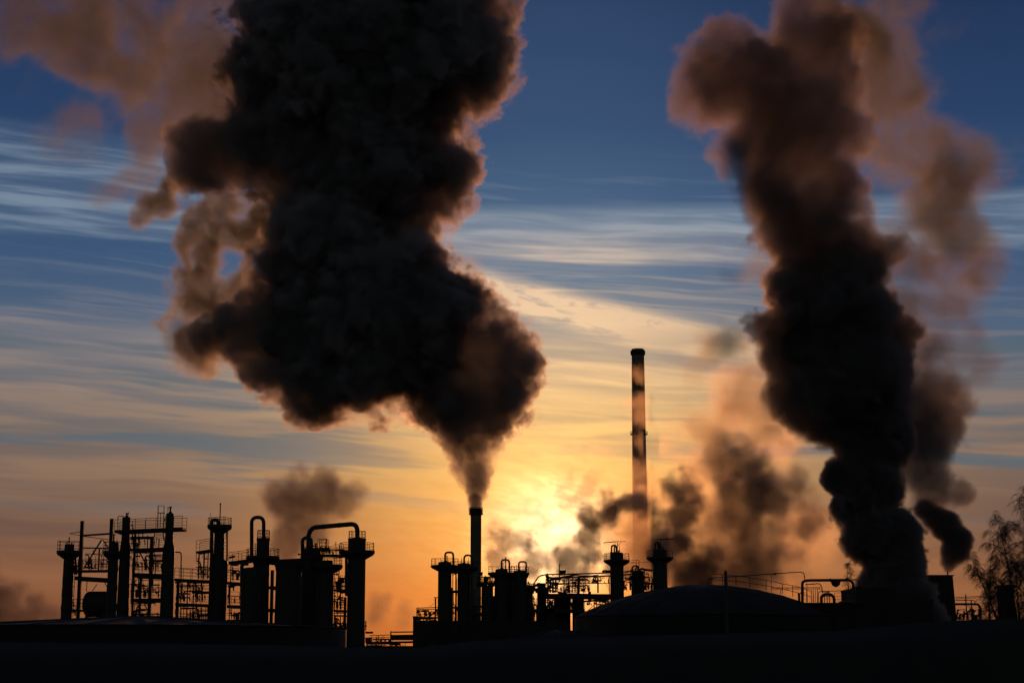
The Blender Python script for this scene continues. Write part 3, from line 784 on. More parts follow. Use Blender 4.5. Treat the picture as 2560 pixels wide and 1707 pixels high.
vessel('square shouldered tower under the narrow inverted u pipe', A2, 778,
       [(528, 114), (680, 118), (690, 118), (790, 122), (1250, 128)], [(530, 58, 82, 20), (690, 148, 76, 116)], dome=False,
       loops=[(674, 730, 781, 530, 330, 33)], lad=(725, 560, 780))
vessel('thick insulated vessel directly below the narrow inverted u pipe', B2, 668,
       [(790, 150), (1260, 160)], [], cat='process vessel', name='process_vessel', pipes=[([(592, 1260), (592, 745), (650, 745)], 34, -.4)], skirt=False, vents=[(700, 735, 790, 22)])
frame('narrow rack of upright pipes with light showing between two vessels', A2,
      posts=[(860, 800, 1270, 28), (826, 800, 1270, 5), (898, 800, 1270, 5)],
      decks=[(825, 708, 1120, 692, 30, 3.0, 0), (820, 942, 900, 942, 26, 2.4, 0), (820, 1142, 900, 1142, 28, 2.4, 0), (815, 1268, 905, 1268, 20, 3, 0)],
      beams=[(840, 745, 930, 752, 16), (930, 770, 1090, 758, 18), (870, 740, 1110, 730, 22), (1085, 660, 1110, 660, 14)],
      cat='pipe rack', name='pipe_rack')
vessel('widest dark vessel of the left plant with a low flat top', B2, 1005,
       [(770, 225), (1270, 235)], [(755, 125, 20, 225)], cat='process vessel', name='process_vessel', dome=False, skirt=False)
vessel('domed vessel beneath the left foot of the long overhead pipe', A2, 1212,
       [(615, 150), (700, 160), (780, 178), (1270, 190)], [(690, 100, 0, 150)], cat='process vessel', name='process_vessel',
       loops=[(1127, 700, 1205, 600, 512, 32)], vents=[(1185, 565, 610, 30), (1245, 560, 600, 16)], skirt=False)
vessel('broad vessel tucked right of the domed vessel under stacked railed decks', B2, 1335,
       [(715, 120), (790, 145), (1270, 150)], [(768, 150, 80, 140)], cat='process vessel', name='process_vessel', dome=False, skirt=False)
frame('stacked railed decks and a ladder between the domed vessel and the last column', A2,
      posts=[(1417, 870, 1500, 7), (1440, 990, 1200, 6), (1463, 1195, 1300, 6), (1508, 1040, 1500, 22), (1280, 530, 600, 6), (1340, 520, 600, 5), (1425, 545, 655, 4), (1455, 575, 655, 5)],
      beams=[(1265, 525, 1345, 520, 4), (1340, 520, 1325, 595, 5), (1300, 595, 1300, 520, 4), (1400, 575, 1480, 572, 4), (1455, 650, 1475, 580, 4), (1410, 1062, 1510, 1066, 6), (1410, 1352, 1510, 1356, 20), (1405, 1182, 1510, 1184, 8), (1415, 545, 1425, 590, 3)],
      decks=[(1285, 655, 1540, 660, 18, 2.4, 66), (1262, 600, 1345, 600, 10, 1.8, 76), (1405, 968, 1510, 968, 18, 2.4, 40), (1405, 1152, 1515, 1152, 18, 2.4, 68), (1405, 1198, 1510, 1198, 10, 2.2, 0), (1400, 1345, 1515, 1345, 18, 2.6, 70)],
      pipes=[([(1517, 680), (1517, 1030)], 26, -.5), ([(1405, 1255), (1440, 1262), (1480, 1290), (1495, 1345)], 12), ([(1405, 1275), (1460, 1280), (1478, 1345)], 8)],
      boxes=[(1424, 905, 1470, 965, 1.4), (1448, 872, 1498, 912, 1.2)], ladders=[(1438, 690, 900)], clutter=[(1405, 990, 1510, 1150, 6, 17), (1405, 1200, 1510, 1340, 9, 18), (1290, 600, 1530, 655, 8, 19), (1400, 1370, 1520, 1500, 10, 20), (1405, 790, 1510, 960, 5, 21)])
vessel('wide rightmost column of the left plant with two round railed galleries', B2, 1613,
       [(532, 156), (640, 158), (1180, 160), (1260, 162), (1500, 172)], [(642, 158, 80, 156), (532, 79, 76, 20)], dome=False, vents=[(1690, 1255, 1310, 10)])
# the long overhead pipe is carried by two vessels, so it is a thing of its own
lp = thing('overhead_pipe', 'long overhead pipe bent down at both ends above the left plant vessels', 'overhead pipe', (A2.p(1400, 400).x, 180, 0))
q = [A2.p(1181, 640, -1), A2.p(1181, 424, -1), A2.p(1616, 386, -4), A2.p(1616, 534, -4)]
m_ = MB().tube(bend(q, 1.1, 7), A2.m(41) / 2, 14)
for tt in (.3, .62): pp = q[1].lerp(q[2], tt); m_.tube([pp, pp + (q[2] - q[1]).normalized() * .15], A2.m(46) / 2, 14)
m_.build('pipe_run', PIPEM, lp, True)
MB().tube([q[3] + Vector((0, 0, .1)), q[3] + Vector((0, 0, .3))], A2.m(58) / 2, 14).build('flange', STEEL, lp, True)

# low roofs right of the left plant
C3 = View(3, 235)
def building(label, V, x0, y0, x1, dep, name='low_building', cat='low building', roof=.25, win=0, mat=None, rails=0, group=None):
    a, b = V.p(x0, y0), V.p(x1, y0)
    t = thing(name, label, cat, ((a.x + b.x) / 2, a.y + dep / 2, 0), group)
    w = b.x - a.x; h = a.z
    MB().box(((a.x + b.x) / 2, a.y + dep / 2, (h - roof) / 2), (w, dep, h - roof)).build('wall', mat or BRICKM, t)
    m = MB().box(((a.x + b.x) / 2, a.y + dep / 2, h - roof / 2), (w + .06, dep + .06, roof)); m.build('roof', STEEL, t)
    k = int(w / 4)
    for i in range(win and k):
        xx = a.x + w * (i + .5) / k
        MB().box((xx, a.y - .02, h * .55), (1.2, .08, 1.3)).build('window', PIPEM, t)
    MB().box((a.x + w * .2, a.y - .03, 1.05), (1.1, .1, 2.1)).build('door', PIPEM, t)
    if rails: line_rail(MB(), (a.x, a.y + .1, h), (b.x, a.y + .1, h), V.m(rails)).build('railing', STEEL, t)
    return t
frame('elevated pipe bridge with a thin railing over the gap beside the stair tower', C3,
      posts=[(300, 1300, 1500, 8), (440, 1250, 1500, 14), (545, 1365, 1500, 10), (605, 1370, 1430, 4)],
      decks=[(440, 1255, 692, 1252, 10, 3, 0), (160, 1372, 692, 1362, 20, 3.4, 0), (200, 1372, 440, 1366, 8, 3.0, 72)],
      beams=[(440, 1300, 690, 1296, 12), (150, 1268, 240, 1268, 22), (430, 1398, 545, 1402, 22), (300, 1395, 430, 1396, 12), (550, 1380, 605, 1378, 4)],
      boxes=[(445, 1300, 690, 1352, 3.0), (150, 1330, 215, 1380, 2.0)], clutter=[(160, 1385, 600, 1420, 10, 22), (200, 1330, 440, 1370, 7, 23)], cat='pipe bridge', name='pipe_bridge')
building('small dark shed at the foot of the pipe bridge', C3, 100, 1418, 700, 9)
building('flat roofed block whose edge rises left of the open stair tower', C3, 690, 1082, 735, 8, win=0)
C = View(3, 250)
frame('open stair tower of bare steel left of the twin looped columns', C,
      posts=[(735, 985, 1300, 11), (945, 868, 1300, 16), (815, 1005, 1090, 5), (972, 870, 990, 5)],
      beams=[(735, 990, 975, 984, 9), (862, 1100, 975, 1000, 16), (880, 975, 932, 932, 4), (805, 1100, 860, 1138, 9), (745, 1070, 775, 1005, 4), (925, 872, 975, 872, 8), (920, 900, 945, 900, 4), (850, 1100, 905, 1138, 8), (830, 1010, 880, 1080, 3), (915, 1080, 950, 1020, 4)],
      decks=[(735, 1086, 975, 1090, 16, 2.6, 84)], clutter=[(740, 1000, 970, 1085, 8, 24), (740, 1095, 970, 1180, 8, 25)], cat='stair tower', name='stair_tower', ground=1200)
D = View(3, 254)
vessel('left of the twin columns joined by looped pipes at the slim stack', C, 1050,
       [(480, 150), (545, 152), (1200, 154)], [(522, 158, 86, 150)], loops=[(1053, 480, 1145, 560, 362, 23)], vents=[(1074, 402, 480, 10)])
vessel('right of the twin columns, partly crossed by the slim smoking stack', C, 1268,
       [(498, 146), (560, 148), (1200, 150)], [(548, 158, 80, 146)], loops=[(1268, 500, 1354, 560, 394, 22)], vents=[(1240, 425, 500, 8), (1320, 420, 500, 6)],
       pipes=[([(1355, 540), (1355, 1200)], 20, -.3)])
frame('upright pipes strapped together between the twin looped columns', C,
      posts=[(1141, 570, 1200, 10), (1176, 560, 1200, 16)],
      decks=[(1120, 575, 1200, 575, 20, 2, 0), (1125, 790, 1200, 790, 24, 2, 0), (1125, 975, 1200, 975, 16, 2, 0)],
      pipes=[([(1160, 1140), (1165, 1080), (1190, 1010), (1190, 980)], 8)], clutter=[(1125, 600, 1200, 1150, 6, 26)], beams=[(1130, 620, 1190, 600, 8)], cat='pipe rack', name='pipe_rack')
frame('short railed landing and door frame right of the twin columns', C,
      posts=[(1372, 780, 870, 5), (1384, 785, 870, 5), (1378, 1000, 1200, 10)],
      decks=[(1362, 962, 1465, 960, 22, 2.4, 86), (1365, 1040, 1470, 1046, 34, 2.4, 0)], beams=[(1368, 782, 1388, 784, 8), (1370, 1010, 1465, 1000, 10)],
      boxes=[(1400, 1080, 1412, 1120, .6), (1425, 1080, 1445, 1120, .6)])
vessel('short vessel topped by a tilted hopper left of the paired loops', C, 1530,
       [(738, 132), (1200, 136)], [(712, 100, 70, 100)], cat='process vessel', name='process_vessel', dome=False, skirt=False, vents=[(1510, 635, 740, 40)])
hp = thing('hopper', 'tilted cone hopper catching light beside the slim stack', 'hopper', (C.p(1452, 630).x, 250, C.z(632)))
a = C.p(1420, 598); b = C.p(1478, 582); c = C.p(1478, 632)
m_ = MB(); r1 = (b.z - c.z) / 2; cc = Vector((b.x, 250, (b.z + c.z) / 2))
for i, (xx, rr, zz) in enumerate(((a.x, .08, a.z), (b.x, r1, cc.z))): pass
m_.tube([Vector((a.x, 250, a.z)), Vector((b.x, 250, cc.z))], .06, 12, r1); m_.build('cone', STEEL, hp)
MB().beam((b.x - .1, 250, cc.z), (b.x - .1, 250, C.z(720)), .15).build('bracket', STEEL, hp)
frame('light steel box frame and railing under the tilted hopper', C,
      posts=[(1418, 632, 750, 6), (1490, 640, 750, 7), (1618, 650, 1200, 12)], beams=[(1415, 750, 1490, 746, 8), (1530, 650, 1620, 650, 8), (1535, 870, 1620, 880, 26), (1590, 940, 1620, 930, 10)],
      decks=[(1418, 712, 1622, 702, 12, 2.0, 70)], pipes=[([(1600, 1100), (1610, 1020), (1600, 960)], 10)], clutter=[(1580, 750, 1640, 1200, 9, 27), (1490, 640, 1620, 705, 6, 28), (1420, 715, 1480, 745, 3, 29), (1365, 1000, 1470, 1180, 12, 30)])
vessel('left column of the paired loops right of the hopper', C, 1692,
       [(560, 140), (610, 146), (1200, 150)], [(604, 155, 80, 146)], loops=[(1690, 560, 1779, 610, 447, 21)], vents=[(1738, 415, 560, 12), (1708, 480, 560, 8)])
vessel('right column of the paired loops beside the arched pipe', C, 1900,
       [(578, 150), (620, 156), (1200, 165)], [(606, 104, 80, 156)], loops=[(1886, 578, 1970, 640, 468, 20)], vents=[(1862, 505, 580, 6)])
vessel('squat dark vessel filling the space between the paired loop columns', D, 1795,
       [(620, 110), (1200, 130)], [(612, 80, 60, 100)], cat='process vessel', name='process_vessel', skirt=False)

vessel('narrow dark vessel filling the gap beside the short hopper vessel', D, 1612, [(860, 60), (1200, 66)], [], cat='process vessel', name='process_vessel', skirt=False)
vessel('dark drum standing right of the paired loops at the arched pipe', D, 2010, [(740, 70), (1200, 76)], [], cat='process vessel', name='process_vessel', skirt=False)
# centre right pipe deck
E4 = View(4, 252); F4 = View(4, 257)
frame('long glowing pipe deck with crossing pipes right of the paired loops', E4,
      posts=[(225, 625, 860, 18), (255, 680, 760, 22), (320, 700, 800, 10), (411, 660, 860, 10), (430, 640, 860, 12), (570, 650, 860, 24), (745, 650, 700, 12), (765, 650, 700, 10), (790, 650, 820, 18), (920, 620, 860, 8), (556, 730, 830, 7), (912, 640, 800, 5)],
      beams=[(210, 655, 930, 628, 16), (190, 712, 930, 712, 9), (650, 660, 740, 712, 7), (805, 700, 850, 650, 6), (205, 790, 330, 800, 18), (270, 660, 400, 640, 14), (640, 780, 690, 735, 5), (870, 700, 905, 760, 5), (640, 735, 665, 735, 4)],
      decks=[(-60, 762, 230, 770, 26, 3.5, 0), (200, 826, 940, 832, 50, 5, 0), (340, 800, 470, 830, 16, 2.5, 30), (470, 824, 700, 826, 8, 3.0, 92), (190, 750, 340, 755, 10, 3, 40), (90, 790, 220, 800, 22, 3.0, 0)],
      pipes=[([(62, 830), (62, 720), (120, 632), (200, 612), (500, 607), (850, 596), (930, 590)], 15), ([(355, 492), (355, 700)], 13), ([(270, 650), (330, 668), (400, 640), (470, 630), (560, 612)], 20, .8), ([(840, 582), (860, 572), (930, 576)], 26, .4), ([(640, 800), (645, 740), (690, 735)], 7), ([(560, 625), (700, 630), (800, 616)], 12, 1.2)],
      boxes=[(362, 572, 426, 600, 1.6), (500, 700, 545, 720, 1.0), (110, 715, 200, 765, 2.0), (600, 775, 640, 800, 1.0), (280, 715, 345, 735, 1.2)], tanks=[(690, 712, 905, 800)], clutter=[(200, 620, 470, 820, 26, 31), (470, 640, 700, 820, 12, 32), (700, 640, 920, 710, 8, 33), (-70, 700, 230, 780, 14, 34)], cat='pipe deck', name='pipe_deck', ground=1150)
frame('dim lower bay of struts and rails framed by glowing openings beside the dome', E4,
      posts=[(747, 900, 1150, 12), (775, 890, 1150, 10), (640, 905, 1060, 5), (695, 905, 955, 8), (224, 880, 1100, 7), (262, 900, 990, 8), (842, 880, 980, 6), (246, 1030, 1080, 6)],
      beams=[(642, 1050, 742, 962, 7), (780, 960, 838, 890, 7), (838, 925, 922, 938, 12), (860, 898, 920, 890, 5), (760, 915, 930, 912, 6), (212, 935, 290, 938, 5), (212, 965, 290, 965, 4), (780, 960, 920, 965, 4), (845, 905, 875, 935, 5)],
      decks=[(630, 905, 930, 880, 14, 3.0, 0), (635, 1066, 745, 1066, 14, 3.0, 34), (200, 1000, 640, 1000, 40, 4, 0), (40, 1000, 300, 1000, 36, 3, 0)], rails=[(640, 1066, 745, 1066, 40)], ground=1140, clutter=[(50, 830, 110, 1180, 16, 35), (205, 860, 295, 1150, 20, 36), (470, 860, 505, 1000, 8, 37), (640, 910, 740, 960, 3, 38), (760, 890, 925, 960, 6, 39), (205, 1000, 300, 1160, 8, 40), (280, 850, 300, 1160, 3, 41)])
k_ = 0
for lb, x, y, w in (('stubby vessel under the left end of the glowing pipe deck', 155, 765, 105), ('fat vessel standing left of the narrow light slot', 385, 850, 190),
                   ('vessel right of the narrow light slot beneath the pipe deck', 567, 850, 134), ('slender vessel in shadow at the foot of the arched pipe', 22, 770, 64)):
    vessel(lb, F4, x, [(y, w), (1200, w)], [], cat='process vessel', name='process_vessel', skirt=False, dome=False)
vessel('column with a twin hoop top under a flat gantry near the dome', E4, 1003,
       [(375, 150), (450, 152), (1000, 158)], [(462, 146, 82, 152)], loops=[(945, 380, 1000, 380, 283, 20), (975, 380, 1000, 375, 300, 16)], vents=[(1035, 290, 378, 6), (1028, 340, 378, 18)])
gt = thing('gantry', 'flat two arm gantry over the hooped column left of the pair', 'gantry', E4.p(1000, 370))
MB().beam(E4.p(850, 254, 0), E4.p(1000, 240, 0), E4.m(9)).build('arm', STEEL, gt)
MB().beam(E4.p(1000, 241, 0), E4.p(1103, 239, 0), E4.m(5)).build('arm', STEEL, gt)
MB().beam(E4.p(982, 245, 0), E4.p(982, 380, 0), E4.m(5)).build('post', STEEL, gt)
MB().beam(E4.p(1012, 245, 0), E4.p(1012, 380, 0), E4.m(7)).build('post', STEEL, gt)
MB().beam(E4.p(1055, 242, 0), E4.p(1015, 290, 0), E4.m(5)).build('brace', STEEL, gt)
vessel('column with a hooped pipe beneath the long boom at the smoke bank', E4, 1490,
       [(342, 158), (430, 160), (1000, 165)], [(430, 150, 82, 160)], loops=[(1438, 345, 1488, 345, 252, 22), (1475, 345, 1495, 345, 270, 16)], vents=[(1520, 275, 345, 5), (1522, 305, 345, 16)],
       pipes=[([(1410, 565), (1330, 560), (1290, 545), (1270, 555), (1262, 600)], 26, .3)])
gt = thing('gantry', 'long flat boom on two posts above the column nearest the dome', 'gantry', E4.p(1500, 340))
MB().beam(E4.p(1455, 215, 0), E4.p(1650, 209, 0), E4.m(9)).build('arm', STEEL, gt)
for x in (1464, 1502): MB().beam(E4.p(x, 214, 0), E4.p(x, 350, 0), E4.m(6)).build('post', STEEL, gt)
vessel('squat vessel with a small arch pipe between the two hooped columns', F4, 1240,
       [(580, 140), (700, 150), (1000, 150)], [(640, 88, 0, 140)], cat='process vessel', name='process_vessel', loops=[(1178, 600, 1248, 570, 516, 19), (1215, 600, 1250, 570, 535, 14)], skirt=False)
frame('light rack of cables and struts tying the two hooped columns together', E4,
      posts=[(1225, 448, 560, 5), (1254, 450, 560, 6), (1098, 585, 700, 5), (1400, 470, 590, 4), (1338, 690, 800, 6)],
      beams=[(1158, 455, 1255, 449, 4), (1085, 486, 1410, 470, 4), (1160, 476, 1230, 478, 4), (1385, 620, 1415, 690, 7), (1325, 640, 1360, 640, 10), (1330, 610, 1360, 600, 8), (1085, 650, 1160, 655, 12), (1370, 685, 1400, 685, 5)],
      decks=[(1085, 605, 1170, 602, 10, 2, 0), (1310, 705, 1420, 700, 8, 2.2, 60), (1130, 660, 1170, 660, 12, 2, 0)], pipes=[([(1085, 584), (1170, 574)], 17)], clutter=[(1085, 600, 1170, 790, 9, 42), (1310, 590, 1415, 790, 12, 43)], cat='pipe rack', name='pipe_rack')
building('long low pump house along the foot of the centre plant', View(3, 246), 735, 1135, 2450, 3, win=1, name='pump_house', cat='pump house')
building('low dark block below the centre pipe deck', View(4, 246), 640, 1066, 900, 3, name='low_building')

# ------------------------------------------------------------------ storage tanks
def tank(label, cxp, ytop, rpx, drop, Y, rim_rail=0, cone=False):
    c = at(cxp, ytop, Y); rad = rpx * mpp(ytop, Y); dz = drop * mpp(ytop, Y)
    t = thing('storage_tank', label, 'storage tank', (c.x, c.y, 0))
    zr = c.z - dz
    prof = [(rad, 0), (rad, zr * .5 - .05), (rad + .05, zr * .5), (rad, zr * .5 + .05), (rad, zr - .1), (rad + .12, zr)]
    MB().lathe((c.x, c.y), prof, 64).build('shell', TANKM, t, True)
    pr = [(rad + .1, zr + .01)]
    for k in range(1, 16):
        f = 1 - k / 15.5; pr.append((rad * f, zr + dz * ((1 - f) if cone else (1 - f * f)) + .02))
    rf = MB().lathe((c.x, c.y), pr, 64)
    for k in range(24):      # plate seams
        a = 2 * pi * k / 24; pts = []
        for f in (.97, .8, .6, .4, .2, .08):
            pts.append((c.x + rad * f * cos(a), c.y + rad * f * sin(a), zr + dz * ((1 - f) if cone else (1 - f * f)) + .03))
        rf.tube(pts, .05, 4)
    rf.build('roof', TANKM, t, True)
    return t, c, rad, zr
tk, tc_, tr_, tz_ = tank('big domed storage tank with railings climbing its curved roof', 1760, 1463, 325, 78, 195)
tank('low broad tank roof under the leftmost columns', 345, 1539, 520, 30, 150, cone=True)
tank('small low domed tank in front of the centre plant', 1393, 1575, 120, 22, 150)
G = View(5, 193)
m_ = MB()
seg = [(172, 738), (305, 752), (460, 762), (620, 782), (808, 812), (995, 848), (1115, 880), (1240, 920), (1330, 944)]
tops = [(172, 622), (305, 624), (460, 638), (620, 660), (808, 688), (995, 730), (1115, 752), (1240, 780), (1330, 822)]
for (x0, y0), (x1, y1) in zip(seg, tops): m_.tube([G.p(x0, y0), G.p(x0, y1)], .04, 5)
for q in (0, .52):
    m_.tube([G.p(tops[i][0], tops[i][1] + (seg[i][1] - tops[i][1]) * q) for i in range(len(seg))], .035, 5)
m_.build('railing', STEEL, tk)
m_ = MB()
line_rail(m_, G.p(868, 806, 6), G.p(1430, 802, 6), .3, 2.2)
for x in (868, 975, 1275, 1330, 1350, 1375, 1400): m_.tube([G.p(x, 626 if x == 868 else 800, 5), G.p(x, 940, 5)], .035, 5)
m_.build('railing', STEEL, tk)
# vent pipe line on the tank roof
rp = thing('roof_pipe', 'slim pipe propped on the big dome and stepping down at its right end', 'pipe', G.p(340, 760))
MB().tube(bend([G.p(138, 745, -1), G.p(138, 668, -1), G.p(240, 661, -1), G.p(1245, 592, -1), G.p(1258, 700, -1)], .5), G.m(10) / 2, 8).build('pipe_run', PIPEM, rp, True)
MB().tube([G.p(908, 608, -1), G.p(908, 628, -1)], .16, 8).build('valve', STEEL, rp)
po = thing('vent_post', 'thick round topped post standing at the crest of the big dome', 'vent post', (G.p(341, 700).x, 190.5, 0))
pt = G.p(341, 600); r_ = G.m(37) / 2; yy = G.Y - 15.5
pt = at(*G.px(341, 600), yy)
r_ = G.m(37) / 2 * yy / G.Y
MB().lathe((pt.x, yy), [(r_, 0), (r_, pt.z)] + [(r_ * cos(a), pt.z + r_ * sin(a)) for a in (.3, .6, .9, 1.2, 1.45)], 16).build('tube', PIPEM, po, True)
po.location = (pt.x, yy, 0); po['_o'] = (pt.x, yy, 0)
for ch in po.children:
    for v in ch.data.vertices: v.co -= Vector((pt.x, yy, 0)) - Vector((G.p(341, 700).x, 190.5, 0))

# pipework right of the dome
Hh = View(5, 188)
frame('heavy goalpost shaped pipe with a half round lamp hood right of the dome', Hh,
      pipes=[([(1226, 960), (1226, 705), (1290, 692), (1812, 688), (1822, 980)], 32), ([(1262, 740), (1420, 728), (1448, 760), (1458, 840)], 11, .6), ([(1800, 684), (1850, 684), (1876, 715), (1878, 780)], 12, .6),
             ([(1445, 960), (1445, 880), (1480, 852), (1555, 852), (1592, 890), (1594, 960)], 34, .3), ([(1410, 950), (1410, 830), (1430, 820), (1850, 804)], 8, 1.5)],
      posts=[(1277, 720, 960, 6), (1187, 840, 960, 24), (1330, 825, 950, 5), (1352, 825, 950, 5), (1400, 840, 950, 5)],
      beams=[(1455, 820, 1540, 826, 14), (1475, 905, 1560, 905, 4)], boxes=[(1480, 880, 1486, 945, .3), (1512, 880, 1518, 945, .3), (1538, 880, 1544, 945, .3), (1845, 770, 1905, 960, 2.5)], rails=[(1600, 946, 1850, 946, 110)],
      cat='pipe portal', name='pipe_portal', ground=955)
lh = Hh.p(1605, 716); rr = Hh.m(53)
m_ = MB(); m_.lathe((lh.x, lh.y - .3), [(.05, lh.z - rr)] + [(rr * sin(a), lh.z - rr * cos(a)) for a in (.3, .6, .9, 1.2, 1.5)] + [(rr, lh.z + .15)], 20)
tag(m_.build('valve_wheel', STEEL), 'half round hood hanging under the goalpost shaped pipe', 'hood').name = 'round_hood'
building('flat low building between the dome and the right smoke plume', View(5, 190), 1180, 948, 1960, 6, mat=BRICKM)
I6 = View(6, 185)
building('dark boxy plinth with pipes hidden at the foot of the right plume', View(6, 215), 215, 955, 560, 10, name='plinth_block', cat='block')
building('long low block under the right smoke plume', View(6, 200), 180, 1060, 900, 8)

# tapered block (cooling tower) with thin pipe
J = View(6, 385)
cw = thing('cooling_tower', 'tapered dark block tower with a thin pipe smoking on top', 'cooling tower', (J.p(990, 850).x, 385, 0))
xt0, xt1 = J.p(845, 850).x, J.p(1076, 850).x
ang = (J.p(1108, 1240).x - xt1) / (J.z(850) - J.z(1240))
zt = J.z(852); ex = ang * zt
dep = 18.0; Yc = 385
vs = []
for z, e in ((0, ex), (zt, 0)):
    vs += [(xt0 - e, Yc - e, z), (xt1 + e, Yc - e, z), (xt1 + e, Yc + dep + e, z), (xt0 - e, Yc + dep + e, z)]
m_ = MB().add(vs, [(3, 2, 1, 0), (4, 5, 6, 7), (0, 1, 5, 4), (1, 2, 6, 5), (2, 3, 7, 6), (3, 0, 4, 7)])
m_.build('wall', BRICKM, cw)
MB().box(((xt0 + xt1) / 2, Yc + dep / 2, zt + .12), (xt1 - xt0 + .5, dep + .5, .24)).build('roof_edge', STEEL, cw)
MB().tube([J.p(1030, 862, 2), J.p(1030, 812, 2)], .13, 8).build('pipe', STEEL, cw, True)

K = View(6, 150)
frame('low pipe run with a downturned end between the block tower and the birches', K,
      pipes=[([(1085, 1103), (1300, 1103), (1322, 1130), (1325, 1245)], 20), ([(1100, 1068), (1265, 1068), (1278, 1090)], 7, 1)],
      posts=[(1190, 1015, 1245, 8), (1240, 1068, 1245, 8), (1215, 1180, 1245, 6), (1150, 1185, 1245, 5), (1172, 1185, 1245, 5), (1130, 1190, 1245, 4)],
      beams=[(1095, 1045, 1500, 1022, 5), (1100, 1056, 1500, 1034, 4), (1110, 1190, 1215, 1188, 5), (1110, 1215, 1215, 1215, 4)], boxes=[(1268, 1205, 1300, 1245, 1.0)], clutter=[(1110, 1120, 1310, 1240, 12, 44)], cat='pipe run', name='pipe_run', ground=1240)
ch = thing('brick_pier', 'square topped pier standing in front of the birches at far right', 'pier', (K.p(1543, 960).x, 150, 0))
a, b = K.p(1502, 962), K.p(1586, 962)
MB().box(((a.x + b.x) / 2, 150, a.z / 2), (b.x - a.x, 2.4, a.z)).build('shaft', BRICKM, ch)
MB().box(((a.x + b.x) / 2, 150, a.z + .12), (b.x - a.x + .3, 2.7, .24)).build('cap', BRICKM, ch)

# ------------------------------------------------------------------ chimneys
def chimney(label, px0, pyt, wt, px1, pyb, wb, Y, rings, name='chimney', cat='chimney'):
    a = at(px0, pyt, Y); k0 = mpp(pyt, Y)
    c = thing(name, label, cat, (a.x, Y, 0))
    rt_ = wt / 2 * k0; zb = at(px1, pyb, Y).z; rb = wb / 2 * mpp(pyb, Y)
    r0 = rb + (rb - rt_) * (zb / (a.z - zb))
    pr = []
    N = 24
    for i in range(N + 1): pr.append((r0 + (rt_ - r0) * i / N, a.z * i / N))
    pr += [(rt_ * .82, a.z), (rt_ * .8, a.z - 2.5)]
    MB().lathe((a.x, Y), pr, 40).build('shaft', CONC, c, True)
    for py, ext, rail in rings:
        z = at(px0, py, Y).z; rr = r0 + (rt_ - r0) * z / a.z
        if rail:
            m = MB().annulus((a.x, Y), rr, rr + ext, z, .25, 36); d = m.build('gallery', STEEL, c)
            ring_rail(MB(), (a.x, Y), rr + ext - .06, z, 1.2, 1.4, .045).build('railing', STEEL, d)
        else:
            MB().lathe((a.x, Y), [(rr * 1.0, z - .8), (rr + ext, z - .6), (rr + ext, z + .5), (rr * 1.0, z + .6)], 40).build('collar', STEEL, c, True)
    m = MB(); ladder(m, a.x - .6, Y - r0 * .75, .3, a.z * .4); m.build('ladder', STEEL, c)
    return c
chimney('tall concrete chimney right of the sun, free of smoke at its top', 1594.5, 873, 31, 1610, 1317, 38, 750, [(884, .45, 0), (880, .55, 0), (1085, .8, 1)])
chimney('slim dark stack feeding the big left plume behind the twin looped columns', 1190, 1272, 27, 1191, 1400, 27, 355, [(1283, .35, 1), (1278, .15, 0)], name='smoke_stack', cat='smoke stack')

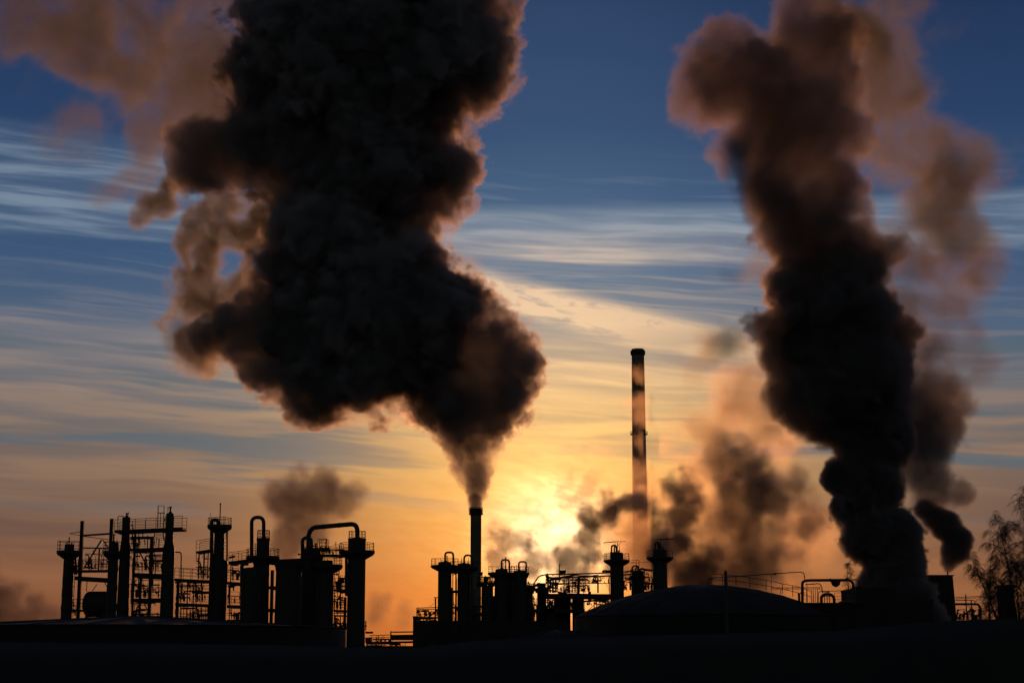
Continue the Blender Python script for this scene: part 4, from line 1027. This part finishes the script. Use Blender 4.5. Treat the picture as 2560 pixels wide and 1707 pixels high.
# ------------------------------------------------------------------ trees
def birch(label, px, pytop, Y, spread, seed, lean=0.0, limbs=26, twig=.0055, weep=1.0, fine=1.5):
    rnd = random.Random(seed)
    tp = at(px, pytop, Y); H = tp.z; x0 = tp.x - lean * H
    t = thing('birch_tree', label, 'tree', (x0, Y, 0))
    tr = MB(); pts = []
    for i in range(13):
        f = i / 12; pts.append(Vector((x0 + lean * H * f ** 1.3 + .12 * sin(f * 5 + seed) * f, Y + .15 * sin(f * 4 + seed * 2), H * f)))
    tr.tube(pts, H * .012 + .03, 8, .008)
    tr.build('trunk', BARK, t, True)
    cr = MB()
    def trunk_at(f):
        i = min(11, int(f * 12)); return pts[i].lerp(pts[i + 1], f * 12 - i)
    def shoot(p, d, L, r, n, wander, sag, sides=3):
        q = [p]; dd = Vector(d)
        for k in range(n):
            dd = (dd + Vector((rnd.gauss(0, wander), rnd.gauss(0, wander), rnd.gauss(0, wander) - sag))).normalized()
            q.append(q[-1] + dd * (L / n))
        cr.tube(q, r, sides, r * .35)
        return q
    for i in range(limbs):
        f = .20 + .79 * (i + rnd.random() * .6) / limbs; p = trunk_at(min(f, .99)); a = rnd.uniform(0, 2 * pi)
        L = spread * (1.12 - f) ** .8 * rnd.uniform(.75, 1.15) + .3
        q = shoot(p, Vector((cos(a), sin(a), rnd.uniform(.7, 1.7))).normalized(), L, H * .0028 * (1.2 - f) + .010, 9, .07, .03 * weep, 5)
        for k in range(1, 10):
            for _ in range(2):
                b = (Vector((rnd.gauss(0, 1), rnd.gauss(0, 1), rnd.uniform(0, 1.2)))).normalized()
                s2 = shoot(q[k], b, L * rnd.uniform(.15, .35) + .2, twig * 1.5, 6, .12, .26 * weep)
                for j in range(1, 7):
                    for _ in range(int(2 * fine)):
                        b2 = (b + Vector((rnd.gauss(0, .6), rnd.gauss(0, .6), rnd.uniform(-.6, .3)))).normalized()
                        shoot(s2[j], b2, spread * rnd.uniform(.08, .26), twig * .75, 5, .10, .55 * weep)
    cr.build('crown', BARK, t)
    return t
birch('bare weeping birch leaning left at the right edge', 2492, 1300, 112, 3.0, 4, lean=-.12, limbs=32)
birch('low drooping birch spreading beside the block tower', 2432, 1398, 116, 2.2, 7, lean=-.30, limbs=22)
birch('tallest birch cut off by the right edge of the view', 2578, 1216, 104, 2.9, 9, lean=.02, limbs=34)
birch('small bare tree poking up behind the goalpost shaped pipe', 2119, 1402, 300, 3.4, 12, lean=.0, limbs=20, twig=.010, weep=.7, fine=1.0)
birch('thin young birch rising close behind the square topped pier', 2475, 1392, 126, 1.9, 21, lean=.03, limbs=24)
birch('leafless birch between the two leaning ones at far right', 2535, 1395, 120, 2.3, 15, lean=-.05, limbs=17)
